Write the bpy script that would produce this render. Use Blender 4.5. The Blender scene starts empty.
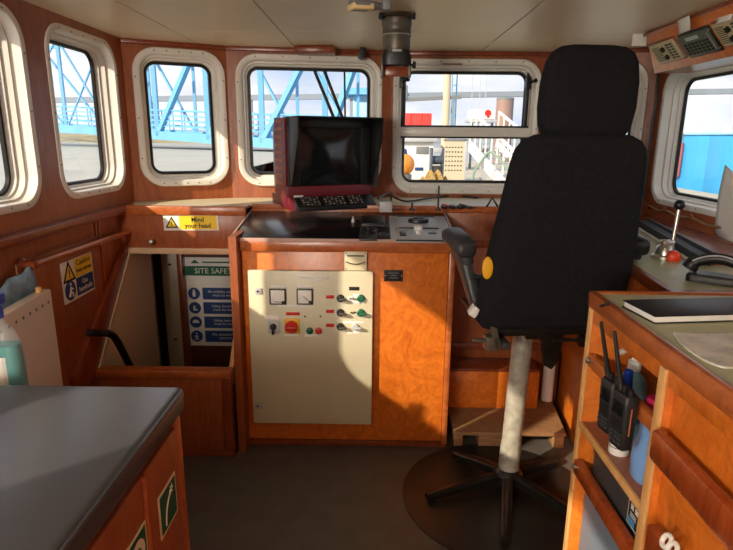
import bpy, bmesh, math, random
from math import sin, cos, radians, pi, sqrt, atan2
from mathutils import Vector, Matrix
from mathutils.geometry import tessellate_polygon

random.seed(7)
scene = bpy.context.scene
COL = scene.collection

# ------------------------------------------------------------------ camera
FPX, EYE = 560.0, 1.55
pitch, yaw, roll = radians(13.85), radians(.65), radians(.5)
CF = Vector((-sin(yaw)*cos(pitch), cos(yaw)*cos(pitch), -sin(pitch)))
R0 = Vector((cos(yaw), sin(yaw), 0)); U0 = R0.cross(CF)
CR = R0*cos(roll) + U0*sin(roll); CU = -R0*sin(roll) + U0*cos(roll)
CC = Vector((0, 0, EYE))
cam = bpy.data.cameras.new('camera'); camo = bpy.data.objects.new('camera', cam); COL.objects.link(camo)
cam.sensor_width = 36; cam.lens = FPX/733*36; cam.clip_start = .02; cam.clip_end = 3000
m = Matrix((CR, CU, -CF)).transposed().to_4x4(); m.translation = CC; camo.matrix_world = m
scene.camera = camo

# ------------------------------------------------------------------ world, sun, exposure
W = bpy.data.worlds.new('sky'); scene.world = W; W.use_nodes = True
nt = W.node_tree; nt.nodes.clear()
out = nt.nodes.new('ShaderNodeOutputWorld'); bg = nt.nodes.new('ShaderNodeBackground')
tc = nt.nodes.new('ShaderNodeTexCoord'); mp = nt.nodes.new('ShaderNodeMapping'); mp.inputs['Scale'].default_value = (1, 1, 2.6)
nz = nt.nodes.new('ShaderNodeTexNoise'); nz.inputs['Scale'].default_value = 3.1; nz.inputs['Detail'].default_value = 7; nz.inputs['Roughness'].default_value = .55
cr = nt.nodes.new('ShaderNodeValToRGB')
el = cr.color_ramp.elements
el[0].position = .30; el[0].color = (.36, .48, .68, 1)
el[1].position = .47; el[1].color = (.60, .635, .70, 1)
e = el.new(.58); e.color = (.76, .77, .80, 1)
e = el.new(.70); e.color = (.62, .63, .68, 1)
nt.links.new(tc.outputs['Generated'], mp.inputs[0]); nt.links.new(mp.outputs[0], nz.inputs['Vector'])
nt.links.new(nz.outputs['Fac'], cr.inputs[0]); nt.links.new(cr.outputs[0], bg.inputs[0]); nt.links.new(bg.outputs[0], out.inputs[0])
bg.inputs[1].default_value = 1.0
SUN = Vector((1, .9, -.70)).normalized()
sl = bpy.data.lights.new('sun', 'SUN'); sl.energy = 4.2; sl.angle = radians(.9); sl.color = (1, .86, .66)
so = bpy.data.objects.new('sun', sl); COL.objects.link(so); so.rotation_euler = SUN.to_track_quat('-Z', 'Y').to_euler()
so.location = (-8, -16, 6)
vs = scene.view_settings
vs.view_transform = 'Standard'; vs.look = 'None'; vs.gamma = 1; vs.use_curve_mapping = False; vs.exposure = .54
FILL_LAMP = 46   # watts of each added, unseen fill lamp

# ------------------------------------------------------------------ pixel helpers (a pixel gives a ray, a plane gives the distance)
def ray(px, py): return CF + CR*((px-366.5)/FPX) + CU*((275-py)/FPX)
def PX(px, py, v): d = ray(px, py); return CC + d*(v/d.x)
def PY(px, py, v): d = ray(px, py); return CC + d*(v/d.y)
def PZ(px, py, v): d = ray(px, py); return CC + d*((v-EYE)/d.z)
def frame(o, u, v):
    u = Vector(u).normalized(); v = Vector(v); n = u.cross(v).normalized(); v = n.cross(u)
    M = Matrix((u, v, n)).transposed().to_4x4(); M.translation = Vector(o); return M
def uv(M, px, py):
    o = M.translation; n = M.col[2].to_3d(); d = ray(px, py)
    p = CC + d*(((o-CC).dot(n))/d.dot(n)); q = M.inverted() @ p
    return q.x, q.y

# ------------------------------------------------------------------ mesh helpers
def NB(): return bmesh.new()
def merge(bm, t, M=None):
    if M is not None: bmesh.ops.transform(t, matrix=M, verts=t.verts)
    me = bpy.data.meshes.new('tmp'); t.to_mesh(me); t.free(); bm.from_mesh(me); bpy.data.meshes.remove(me)
    return bm
def box(bm, x0, x1, y0, y1, z0, z1, bev=0, M=None, seg=2):
    t = bmesh.new(); bmesh.ops.create_cube(t, size=1)
    for v in t.verts: v.co = Vector(((x0+x1)/2+v.co.x*(x1-x0), (y0+y1)/2+v.co.y*(y1-y0), (z0+z1)/2+v.co.z*(z1-z0)))
    if bev: bmesh.ops.bevel(t, geom=t.edges[:], offset=min(bev, .49*min(abs(x1-x0), abs(y1-y0), abs(z1-z0))), segments=seg, profile=.5, affect='EDGES')
    return merge(bm, t, M)
def prism(bm, pts, off, bev=0, M=None, seg=2):
    t = bmesh.new(); vs_ = [t.verts.new(Vector(p)) for p in pts]; f = t.faces.new(vs_)
    r = bmesh.ops.extrude_face_region(t, geom=[f])
    bmesh.ops.translate(t, vec=Vector(off), verts=[g for g in r['geom'] if isinstance(g, bmesh.types.BMVert)])
    bmesh.ops.recalc_face_normals(t, faces=t.faces)
    if bev: bmesh.ops.bevel(t, geom=t.edges[:], offset=bev, segments=seg, profile=.5, affect='EDGES')
    return merge(bm, t, M)
def loops(bm, Ls, closed=True, cap0=False, cap1=False, M=None):
    t = bmesh.new(); V = [[t.verts.new(Vector(p)) for p in L] for L in Ls]; n = len(Ls[0])
    for a, b in zip(V, V[1:]):
        for i in range(n if closed else n-1):
            j = (i+1) % n
            try: t.faces.new((a[i], a[j], b[j], b[i]))
            except ValueError: pass
    if cap0: t.faces.new(V[0][::-1])
    if cap1: t.faces.new(V[-1])
    bmesh.ops.recalc_face_normals(t, faces=t.faces)
    return merge(bm, t, M)
def tube(bm, pts, r, n=10, M=None, rs=None):
    pts = [Vector(p) for p in pts]; Ls = []; prev = None
    for i, p in enumerate(pts):
        d = (pts[min(i+1, len(pts)-1)] - pts[max(i-1, 0)]).normalized()
        if prev is None:
            a = Vector((0, 0, 1)) if abs(d.z) < .9 else Vector((1, 0, 0)); x = d.cross(a).normalized()
        else: x = (prev - d*prev.dot(d)).normalized()
        prev = x; y = d.cross(x); rr = rs[i] if rs else r
        Ls.append([p + x*rr*cos(2*pi*k/n) + y*rr*sin(2*pi*k/n) for k in range(n)])
    return loops(bm, Ls, True, True, True, M)
def lathe(bm, prof, o, axis=(0, 0, 1), n=24, M=None):
    ax = Vector(axis).normalized(); q = ax.to_track_quat('Z', 'Y').to_matrix(); o = Vector(o)
    Ls = [[o + q @ Vector((max(r, 1e-4)*cos(2*pi*k/n), max(r, 1e-4)*sin(2*pi*k/n), h)) for k in range(n)] for r, h in prof]
    return loops(bm, Ls, True, True, True, M)
def smoothpts(pts, k=6):
    P = [Vector(p) for p in pts]; out = []
    for i in range(len(P)-1):
        a, b, c, d = P[max(i-1, 0)], P[i], P[i+1], P[min(i+2, len(P)-1)]
        for s in range(k):
            t = s/k; out.append(.5*((2*b)+(c-a)*t+(2*a-5*b+4*c-d)*t*t+(3*b-3*c+d-a)*t**3))
    return out+[P[-1]]
def rrect(u0, u1, v0, v1, r, ins=0, w=0, n=6):
    u0 += ins; u1 -= ins; v0 += ins; v1 -= ins; r = max(r-ins, .004); L = []
    for cx, cy, a0 in ((u1-r, v0+r, -90), (u1-r, v1-r, 0), (u0+r, v1-r, 90), (u0+r, v0+r, 180)):
        for k in range(n+1):
            a = radians(a0+90*k/n); L.append(Vector((cx+r*cos(a), cy+r*sin(a), w)))
    return L
def plate(bm, outer, holes, w0, w1, M=None):
    """flat polygon with holes, extruded from w0 to w1 along local z"""
    t = bmesh.new(); polys = [outer]+holes
    tri = tessellate_polygon([[Vector((p[0], p[1], 0)) for p in L] for L in polys])
    flat = [p for L in polys for p in L]
    A = [t.verts.new((p[0], p[1], w0)) for p in flat]; B = [t.verts.new((p[0], p[1], w1)) for p in flat]
    for a, b, c in tri:
        if len({a, b, c}) < 3: continue
        try: t.faces.new((A[a], A[b], A[c])); t.faces.new((B[c], B[b], B[a]))
        except ValueError: pass
    i = 0
    for L in polys:
        n = len(L)
        for k in range(n):
            j = (k+1) % n; t.faces.new((A[i+k], A[i+j], B[i+j], B[i+k]))
        i += n
    bmesh.ops.recalc_face_normals(t, faces=t.faces)
    return merge(bm, t, M)
def sup(cx, cy, z, hw, ht, e=3.2, n=28):
    L = []
    for k in range(n):
        a = 2*pi*k/n; c, s = cos(a), sin(a)
        L.append(Vector((cx+hw*math.copysign(abs(c)**(2/e), c), cy+ht*math.copysign(abs(s)**(2/e), s), z)))
    return L
def beam(bm, a, b, w, h=None):
    a, b = Vector(a), Vector(b); h = h or w; d = (b-a).normalized()
    up = Vector((0, 0, 1)) if abs(d.z) < .95 else Vector((0, 1, 0))
    x = d.cross(up).normalized(); y = x.cross(d)
    q = [x*w/2*i+y*h/2*j for i, j in ((-1, -1), (1, -1), (1, 1), (-1, 1))]
    return loops(bm, [[a+c for c in q], [b+c for c in q]], True, True, True)
def text_bm(s, size, M, align='LEFT', depth=.0004, shear=0, bold=0):
    cu = bpy.data.curves.new('t', 'FONT'); cu.body = s; cu.size = size; cu.align_x = align; cu.extrude = depth; cu.resolution_u = 2; cu.offset = bold; cu.space_line = .95
    o = bpy.data.objects.new('t', cu); me = bpy.data.meshes.new_from_object(o)
    b = bmesh.new(); b.from_mesh(me); bpy.data.meshes.remove(me); bpy.data.objects.remove(o); bpy.data.curves.remove(cu)
    bmesh.ops.transform(b, matrix=M, verts=b.verts); return b

# ------------------------------------------------------------------ object helpers
def obj(name, bm, mat, parent=None, ang=38):
    me = bpy.data.meshes.new(name); bm.to_mesh(me); bm.free(); me.materials.append(mat)
    me.polygons.foreach_set('use_smooth', [True]*len(me.polygons)); me.set_sharp_from_angle(angle=radians(ang)); me.update()
    o = bpy.data.objects.new(name, me); COL.objects.link(o)
    if parent is not None:
        o.parent = parent; o.matrix_parent_inverse = full(parent).inverted()
    return o
def full(o):
    return o.matrix_basis.copy() if o.parent is None else full(o.parent) @ o.matrix_parent_inverse @ o.matrix_basis
def tag(o, label, cat=None, group=None, kind=None):
    o['label'] = label
    if cat: o['category'] = cat
    if group: o['group'] = group
    if kind: o['kind'] = kind
    return o
def thing(name, label, cat, loc=(0, 0, 0), group=None):
    o = bpy.data.objects.new(name, None); COL.objects.link(o); o.empty_display_size = .05; o.location = loc
    return tag(o, label, cat, group)
def struct(name, bm, mat, label):
    o = obj(name, bm, mat); tag(o, label, kind='structure'); return o
def clone(o, parent=None):
    c = o.copy(); COL.objects.link(c)
    if parent is not None: c.parent = parent
    for ch in list(o.children): clone(ch, c)
    return c

# ------------------------------------------------------------------ materials
def srgb(r, g, b): return tuple((c/255/12.92 if c/255 <= .04045 else ((c/255+.055)/1.055)**2.4) for c in (r, g, b))
def mk(name, col, rough=.5, metal=0, var=0, vs_=8, bump=0, bs=60, spec=.5, alpha=1, coat=0, emit=0):
    m = bpy.data.materials.new(name); m.use_nodes = True; n = m.node_tree; p = n.nodes['Principled BSDF']
    c = srgb(*col); p.inputs['Base Color'].default_value = (*c, 1); p.inputs['Roughness'].default_value = rough
    p.inputs['Metallic'].default_value = metal; p.inputs['Specular IOR Level'].default_value = spec; p.inputs['Alpha'].default_value = alpha
    p.inputs['Coat Weight'].default_value = coat
    if emit: p.inputs['Emission Color'].default_value = (*c, 1); p.inputs['Emission Strength'].default_value = emit
    if var or bump:
        t = n.nodes.new('ShaderNodeTexCoord')
    if var:
        z = n.nodes.new('ShaderNodeTexNoise'); z.inputs['Scale'].default_value = vs_; z.inputs['Detail'].default_value = 5; z.inputs['Roughness'].default_value = .6
        r = n.nodes.new('ShaderNodeValToRGB'); r.color_ramp.elements[0].position = .3; r.color_ramp.elements[1].position = .7
        r.color_ramp.elements[0].color = (*[x*(1-var) for x in c], 1); r.color_ramp.elements[1].color = (*[min(1, x*(1+var)) for x in c], 1)
        n.links.new(t.outputs['Object'], z.inputs['Vector']); n.links.new(z.outputs['Fac'], r.inputs[0]); n.links.new(r.outputs[0], p.inputs['Base Color'])
    if bump:
        z = n.nodes.new('ShaderNodeTexNoise'); z.inputs['Scale'].default_value = bs; z.inputs['Detail'].default_value = 3
        b = n.nodes.new('ShaderNodeBump'); b.inputs['Strength'].default_value = bump; b.inputs['Distance'].default_value = .004
        n.links.new(t.outputs['Object'], z.inputs['Vector']); n.links.new(z.outputs['Fac'], b.inputs['Height']); n.links.new(b.outputs[0], p.inputs['Normal'])
    return m
def wood(name, c0, c1, sc=(6, 6, 1.2), rough=.32, dist=2.0, coat=.15):
    m = bpy.data.materials.new(name); m.use_nodes = True; n = m.node_tree; p = n.nodes['Principled BSDF']
    t = n.nodes.new('ShaderNodeTexCoord'); mp = n.nodes.new('ShaderNodeMapping'); mp.inputs['Scale'].default_value = sc
    z = n.nodes.new('ShaderNodeTexNoise'); z.inputs['Scale'].default_value = 3; z.inputs['Detail'].default_value = 6; z.inputs['Roughness'].default_value = .6; z.inputs['Distortion'].default_value = dist
    z2 = n.nodes.new('ShaderNodeTexNoise'); z2.inputs['Scale'].default_value = 30; z2.inputs['Detail'].default_value = 4
    a = n.nodes.new('ShaderNodeMath'); a.operation = 'MULTIPLY_ADD'; a.inputs[1].default_value = .3
    r = n.nodes.new('ShaderNodeValToRGB'); r.color_ramp.elements[0].position = .45; r.color_ramp.elements[1].position = .85
    r.color_ramp.elements[0].color = (*srgb(*c0), 1); r.color_ramp.elements[1].color = (*srgb(*c1), 1)
    L = n.links.new
    L(t.outputs['Object'], mp.inputs[0]); L(mp.outputs[0], z.inputs['Vector']); L(mp.outputs[0], z2.inputs['Vector'])
    L(z2.outputs['Fac'], a.inputs[0]); L(z.outputs['Fac'], a.inputs[2]); L(a.outputs[0], r.inputs[0]); L(r.outputs[0], p.inputs['Base Color'])
    p.inputs['Roughness'].default_value = rough; p.inputs['Coat Weight'].default_value = coat; p.inputs['Coat Roughness'].default_value = .25
    return m
def glassmat(name, tint=(1, 1, 1), refl=.06, rough=.02):
    m = bpy.data.materials.new(name); m.use_nodes = True; n = m.node_tree; n.nodes.clear()
    o = n.nodes.new('ShaderNodeOutputMaterial'); mx = n.nodes.new('ShaderNodeMixShader'); t = n.nodes.new('ShaderNodeBsdfTransparent'); g = n.nodes.new('ShaderNodeBsdfGlossy')
    t.inputs[0].default_value = (*tint, 1); g.inputs['Roughness'].default_value = rough
    lw = n.nodes.new('ShaderNodeLayerWeight'); lw.inputs[0].default_value = .5
    pw = n.nodes.new('ShaderNodeMath'); pw.operation = 'POWER'; pw.inputs[1].default_value = 5
    ma = n.nodes.new('ShaderNodeMath'); ma.operation = 'MULTIPLY_ADD'; ma.inputs[1].default_value = .5; ma.inputs[2].default_value = refl*.5
    n.links.new(lw.outputs['Facing'], pw.inputs[0]); n.links.new(pw.outputs[0], ma.inputs[0]); n.links.new(ma.outputs[0], mx.inputs[0]); n.links.new(t.outputs[0], mx.inputs[1]); n.links.new(g.outputs[0], mx.inputs[2]); n.links.new(mx.outputs[0], o.inputs[0])
    return m

M_wall = wood('wall_veneer', (132, 66, 34), (164, 90, 48), rough=.4)
M_wood = wood('orange_veneer', (190, 92, 24), (226, 126, 40), sc=(3.2, 3.2, 2.6), rough=.35, dist=3)
M_woodd = wood('dark_trim_wood', (112, 48, 24), (146, 70, 36), rough=.3)
M_wooded = wood('edge_trim_wood', (150, 76, 34), (190, 106, 54), sc=(4, 4, 4), rough=.3)
M_pale = wood('pale_edge_wood', (206, 150, 88), (226, 176, 112), rough=.5)
M_rail = wood('red_rail_wood', (140, 56, 20), (172, 80, 34), rough=.25, coat=.4)
M_ply = wood('worn_plywood', (120, 84, 52), (160, 118, 78), sc=(2, 8, 8), rough=.75, coat=0)
M_ceil = mk('ceiling_laminate', (238, 224, 192), .36, var=.04, vs_=2)
M_floor = mk('dark_vinyl_floor', (84, 80, 74), .5, var=.18, vs_=9, bump=.12, bs=120)
M_alu = mk('cream_window_frame', (226, 222, 212), .33, metal=.0, var=.04, spec=.6)
M_rub = mk('black_rubber', (16, 16, 17), .5)
M_glass = glassmat('window_glass', refl=.024)
M_lino = mk('pale_green_lino', (176, 178, 140), .42, var=.07, vs_=14)
M_cream = mk('cream_laminate', (214, 202, 168), .4, var=.05, vs_=6)
M_panelp = mk('cream_enclosure_paint', (208, 200, 172), .38, var=.03)
M_black = mk('black_plastic', (22, 22, 24), .42)
M_desk = mk('black_desk_laminate', (26, 25, 26), .22, var=.2, vs_=20)
M_dgrey = mk('dark_grey_plastic', (58, 58, 60), .45)
M_grey = mk('grey_plastic', (120, 122, 124), .45)
M_lgrey = mk('light_grey_plastic', (176, 178, 182), .4)
M_white = mk('white_plastic', (232, 228, 220), .4)
M_heat = mk('warm_white_enamel', (226, 210, 196), .4)
M_paper = mk('white_paper', (232, 230, 222), .8)
M_fab = mk('black_seat_fabric', (31, 31, 34), .95, var=.25, vs_=60, bump=.5, bs=420, spec=.15)
M_vinyl = mk('grey_black_vinyl', (70, 70, 76), .28, var=.08, vs_=5, bump=.10, bs=18)
M_maroon = mk('maroon_plastic', (104, 26, 38), .42)
M_screen = mk('dark_screen', (20, 24, 26), .12)
M_steel = mk('worn_painted_steel', (168, 162, 148), .45, metal=.25, var=.3, vs_=22)
M_chrome = mk('brushed_metal', (190, 186, 176), .28, metal=.9)
M_bsteel = mk('black_worn_steel', (34, 32, 30), .32, metal=.3, var=.35, vs_=25)
M_mat = mk('black_floor_mat', (34, 31, 28), .42, var=.35, vs_=9, bump=.15, bs=40)
M_yel = mk('sign_yellow', (240, 206, 30), .45)
M_blue = mk('sign_blue', (28, 62, 124), .45)
M_green = mk('sign_green', (14, 92, 62), .45)
M_red = mk('red_plastic', (196, 36, 26), .35)
M_orange = mk('orange_red_knob', (226, 66, 34), .35)
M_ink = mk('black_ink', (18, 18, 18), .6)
M_ylk = mk('yellow_knob', (232, 172, 28), .4)
M_brass = mk('dull_bronze_grey', (92, 86, 74), .42, metal=.3, var=.2, vs_=20)
M_khaki = mk('khaki_radio_plastic', (196, 184, 142), .45)
M_dgreen = mk('green_grey_radio', (78, 92, 78), .4)
M_lens = mk('amber_lamp_lens', (232, 206, 150), .3)

# ------------------------------------------------------------------ shell
CEIL = 2.05
FAC = {'left': ((-1.36, -3), (-1.36, 3.18)), 'front_left': ((-1.36, 3.18), (-.86, 3.43)), 'front_port': ((-.86, 3.43), (.10, 3.575)),
       'front': ((.10, 3.575), (1.10, 3.575)), 'front_right': ((1.10, 3.575), (1.60, 3.35)), 'right': ((1.60, 3.35), (1.60, -3)), 'back': ((1.60, -3), (-1.36, -3))}
def fframe(k):
    a, b = FAC[k]; u = Vector((b[0]-a[0], b[1]-a[1], 0)); return frame((*a, 0), u, (0, 0, 1)), u.length
WINS = {'left': [(4.645, 5.30, 1.262, 2.012), (5.44, 6.095, 1.262, 2.012)]+[(3.85-.795*i, 4.505-.795*i, 1.262, 2.012) for i in range(5)],
        'front_left': [(.045, .545, 1.262, 2.018)], 'front_port': [(.045, .915, 1.252, 2.015)], 'front': [(.012, .905, 1.204, 2.010)],
        'front_right': [(.03, .50, 1.23, 1.99)], 'right': [(.07, 1.05, 1.20, 1.92), (1.25, 2.2, 1.20, 1.92)],
        'back': [(.55, 1.35, .95, 2.0), (1.54, 2.88, .45, 2.0)]}
LOW = {'front_left': 1.10, 'front_port': 1.10}
WLAB = {'left': 'orange-brown veneered wall with two rounded windows above a wooden ledge', 'front_left': 'narrow angled veneered wall facing the blue truss bridge',
        'front_port': 'veneered wall strip around the window behind the radar display', 'front': 'veneered wall around the split two-pane window',
        'front_right': 'angled veneered wall behind the helm chair headrest', 'right': 'veneered wall below the overhead radio box', 'back': 'veneered aft wall of the wheelhouse'}
SIDES = {}
RW = .13
for k in FAC:
    M, ln = fframe(k); z0 = LOW.get(k, 0)
    holes = [rrect(a, b, c, d, RW, .026)[::-1] for a, b, c, d in WINS[k]]
    bm = plate(NB(), [(0, z0), (ln, z0), (ln, CEIL), (0, CEIL)], holes, 0, -.05, M)
    SIDES[k] = struct('wall_'+k, bm, M_wall, WLAB[k])
wn = 0
PROF = [(.0, -.004), (.0, .012), (.005, .018), (.030, .018), (.036, .013), (.040, -.018), (.050, -.018), (.053, -.045), (.062, -.047), (.066, -.075)]
WL = {('left', 0): 'rounded cream-framed window over the spray bottle and white heater', ('left', 1): 'rounded cream-framed window above the hand rail and caution sign',
      ('front_left', 0): 'small rounded window above the mind your head sign', ('front_port', 0): 'wide rounded window behind the maroon radar display',
      ('front', 0): 'window split by a horizontal bar into two panes beside the hanging periscope', ('front_right', 0): 'rounded window half hidden by the chair headrest',
      ('right', 0): 'cream-framed window under the overhead radios, looking on a blue hull'}
WOBJ = {}
for k in FAC:
    M, ln = fframe(k)
    for i, (a, b, c, d) in enumerate(WINS[k]):
        wn += 1
        w = thing('window_%d' % wn, WL.get((k, i), 'rounded cream-framed window further aft in the %s wall' % k), None, M @ Vector(((a+b)/2, c, 0))); w['kind'] = 'structure'
        WOBJ[(k, i)] = w
        sc_i, dd_ = (.80, .022) if k in ('left', 'right') else (1, 0)
        pr = .006 if k in ('left', 'right') else .018
        PR = [(q*sc_i, wd*pr/.018 if wd > -.01 else wd-dd_) for q, wd in PROF]; GK = [(q*sc_i if q < .07 else q*sc_i+.004, wd-dd_) for q, wd in ((.060, -.082), (.060, -.070), (.064, -.068), (.075, -.068), (.078, -.082))]
        ins_p, wp0, wp1 = .068*sc_i, -.078-dd_, -.082-dd_
        obj('frame', loops(NB(), [rrect(a, b, c, d, RW, ins, wd, 8) for ins, wd in PR], M=M), M_alu, w, 50)
        obj('gasket', loops(NB(), [rrect(a, b, c, d, RW, ins, wd, 8) for ins, wd in GK], M=M), M_rub, w, 50)
        if (k, i) == ('front', 0):
            zm0, zm1 = 1.556, 1.612
            obj('mullion', box(NB(), a+.03, b-.03, zm0, zm1, -.075, -.005, .006, M), M_alu, w)
            for q0, q1 in ((c, zm0), (zm1, d)):
                obj('pane', plate(NB(), [(a+.068, q0+(.068 if q0 == c else 0)), (b-.068, q0+(.068 if q0 == c else 0)), (b-.068, q1-(.068 if q1 == d else 0)), (a+.068, q1-(.068 if q1 == d else 0))], [], -.078, -.082, M), M_glass, w)
            obj('slider_gasket', box(NB(), a+.05, b-.05, zm1, zm1+.012, -.07, -.03, .003, M), M_rub, w)
            obj('slider_gasket', box(NB(), a+.05, b-.05, zm0-.010, zm0, -.07, -.03, .003, M), M_rub, w)
            for uu in (a+.052, b-.078):
                obj('slider_stile', box(NB(), uu, uu+.018, zm1+.005, d-.055, -.06, -.03, .004, M), M_rub, w)
                g = NB(); box(g, uu-.012, uu+.02, d-.17, d-.10, -.03, .0, .004, M); tube(g, [(uu+.004, d-.135, 0), (uu+.03, d-.125, .03)], .007, 8, M)
                lathe(g, [(.0, 0), (.012, 0), (.012, .012), (0, .013)], (uu+.03, d-.125, .03), (.6, .2, .6), 10, M)
                obj('latch', g, M_black, w)
        else:
            obj('pane', plate(NB(), rrect(a, b, c, d, RW, ins_p, 0), [], wp0, wp1, M), M_glass, w)
        if k not in ('back',):
            g = NB()
            for sgn in range(10):
                uu = a+.12+(b-a-.24)*(sgn % 5)/4; zz = c+.018 if sgn < 5 else d-.018
                lathe(g, [(.0, pr), (.0045, pr), (.003, pr+.0025), (0, pr+.003)], (uu, zz, 0), (0, 0, 1), 8, M)
            for sgn in range(6):
                zz = c+.16+(d-c-.32)*(sgn % 3)/2; uu = a+.014 if sgn < 3 else b-.014
                lathe(g, [(.0, pr), (.0045, pr), (.003, pr+.0025), (0, pr+.003)], (uu, zz, 0), (0, 0, 1), 8, M)
            obj('screws', g, M_grey, w)
# frames whose corner stands beyond the pane area: floor and ceiling
fl = NB()
for x0, x1, y0, y1 in ((-.66, 1.66, -3.05, 3.62), (-1.42, -.66, -3.05, 2.53)): box(fl, x0, x1, y0, y1, -.05, 0)
struct('floor', fl, M_floor, 'dark grey-brown vinyl floor of the wheelhouse')
ceil = struct('ceiling', box(NB(), -1.50, 1.74, -3.1, 3.72, CEIL+.012, CEIL+.06), M_woodd, 'off-white panelled wheelhouse ceiling with dark seams')
xs = [-1.50, -1.0, -.466, .63, 1.74]; ys = [-3.1, -.6, 1.1, 2.95, 3.72]
for i in range(4):
    for j in range(4):
        obj('panel', box(NB(), xs[i]+.0025, xs[i+1]-.0025, ys[j]+.001, ys[j+1]-.001, CEIL, CEIL+.012, .0015, seg=1), M_ceil, ceil)
# mouldings
def trim(n, bm, mat, lab): return struct('trim_%d' % n, bm, mat, lab)
ML, _ = fframe('left'); MR, _ = fframe('right')
trim(1, box(NB(), 3.2, 6.06, 1.148, 1.188, 0, .05, .008, ML), M_woodd, 'wooden ledge moulding under the rounded windows on the hand rail wall')
a = Vector(PZ(296, 47, CEIL)); b = Vector(PZ(336, 48, CEIL))
trim(2, box(NB(), a.x, b.x, 3.36, 3.50, 2.008, CEIL, .012), M_woodd, 'short wooden block at the ceiling over the radar window')
g = NB()
for k in ('front_left', 'front_port', 'front', 'front_right'):
    M, ln = fframe(k); box(g, 0, ln, 2.026, CEIL, 0, .022, .004, M)
trim(3, g, M_woodd, 'thin dark wooden cornice along the front windows')
u0 = 3.35-PX(642, 216, 1.6).y; z0 = PX(642, 216, 1.6).z
trim(4, box(NB(), 0, 2.4, z0-.02, z0+.012, 0, .05, .008, MR), M_woodd, 'wooden moulding under the cable on the blue hull window wall')
bu = uv(ML, 97, 250)[0]
trim(5, box(NB(), bu, bu+.012, .75, 1.145, 0, .008, .003, ML), M_wooded, 'thin upright batten between hand rail wall panels')
trim(6, box(NB(), bu+.03, bu+.042, .75, 1.145, 0, .008, .003, ML), M_wooded, 'second thin upright batten by the hatch slope')


# ------------------------------------------------------------------ control console
CX0, CX1, CYF = -.670, .389, 2.589
con = thing('control_console', 'orange wooden console with black desk top standing below the radar display', 'console', (-.14, 2.8, 0))
obj('body', box(NB(), CX0+.012, CX1-.012, CYF+.02, 3.04, .0, 1.06), M_wood, con)
obj('plinth', box(NB(), CX0+.004, CX1-.004, CYF+.006, CYF+.03, 0, .03, .003), M_woodd, con)
obj('front_panel', box(NB(), CX0+.045, CX1-.03, CYF+.008, CYF+.024, .035, 1.02, .002), M_wood, con)
for x0, x1 in ((CX0, CX0+.042), (CX1-.028, CX1)):
    obj('stile', box(NB(), x0, x1, CYF, CYF+.05, .02, 1.022, .005), M_wooded, con)
obj('top_rail', box(NB(), CX0-.004, CX1+.004, CYF-.012, CYF+.05, 1.022, 1.074, .008), M_wooded, con)
for x in (CX0, CX1-.02):
    obj('side_panel', prism(NB(), [(x, CYF+.05, 0), (x, 3.05, 0), (x, 3.05, 1.125), (x, CYF+.05, 1.06)], (.02, 0, 0), .002), M_wood, con)
ZT0, ZT1, YB = 1.082, 1.150, 3.07
MT = frame((CX0-.004, CYF-.012, ZT0), (1, 0, 0), (0, YB-CYF, ZT1-ZT0))
LT = sqrt((YB-CYF+.012)**2+(ZT1-ZT0)**2); WT = CX1-CX0+.008
obj('desk_top', box(NB(), .006, WT-.006, .006, LT, -.03, 0, .002, MT), M_desk, con)
g = NB(); box(g, 0, .010, 0, LT, -.034, .006, .002, MT); box(g, WT-.010, WT, 0, LT, -.034, .006, .002, MT); box(g, 0, WT, 0, .008, -.034, .004, .002, MT)
obj('edging', g, mk('pinkish_edging', (186, 150, 136), .4), con)
obj('back_rail', box(NB(), 0, WT, LT-.008, LT, -.06, .012, .003, MT), M_wooded, con)
def deskrect(px0, py0, px1, py1):
    a = uv(MT, px0, py1); b = uv(MT, px1, py0); return a[0], b[0], a[1], b[1]
u0, u1, v0, v1 = deskrect(391, 217, 446, 242.5)
obj('control_plate', box(NB(), u0, WT-.014, .012, v1, 0, .004, .0015, MT), M_lgrey, con)
def deskitem(name, r, h, mat, b=.003):
    u0, u1, v0, v1 = deskrect(*r); p = obj(name, box(NB(), u0, u1, v0, v1, 0, h, b, MT), mat, con); return p, (u0+u1)/2, (v0+v1)/2, (u1-u0), (v1-v0)
p, u, v, w, h = deskitem('steering_panel', (399, 218.5, 434, 229.5), .010, M_lgrey)
obj('trim_bar', box(NB(), u-w/2, u+w/2, v-h/2-.008, v-h/2-.001, .004, .013, .002, MT), M_black, p)
obj('trim_bar', box(NB(), u-w/2, u+w/2, v+h/2-.010, v+h/2-.002, .004, .013, .002, MT), M_black, p)
obj('jog_dial', loops(NB(), [sup(u+.006, v, zz, rr, rr*.62, 2, 24) for zz, rr in ((.01, .052), (.022, .052), (.028, .046), (.028, .03), (.02, .024))], cap1=True, M=MT), M_black, p)
p, u, v, w, h = deskitem('engine_panel', (396, 230.5, 439, 242.5), .010, M_lgrey)
obj('trim_bar', box(NB(), u-w/2, u+w/2, v-h/2, v-h/2+.008, .004, .013, .002, MT), M_black, p)
obj('trim_bar', box(NB(), u-w/2, u+w/2, v+h/2-.006, v+h/2, .004, .013, .002, MT), M_black, p)
obj('switch_block', box(NB(), u-w/2+.02, u-w/2+.05, v-.03, v+.025, .01, .016, .002, MT), M_black, p)
obj('dimmer_scale', box(NB(), u+w/2-.06, u+w/2-.02, v+.01, v+.024, .01, .013, .001, MT), M_dgrey, p)
obj('round_knob', lathe(NB(), [(0, .008), (.012, .008), (.012, .02), (.020, .028), (.022, .038), (.016, .048), (0, .05)], (u, v+.01, 0), (0, 0, 1), 18, MT), M_white, p)
p, u, v, w, h = deskitem('blank_instrument', (361, 218, 385, 227), .012, M_dgrey)
obj('cover', box(NB(), u-w/2+.008, u+w/2-.008, v-h/2+.008, v+h/2-.008, .010, .016, .002, MT), M_black, p)
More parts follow.
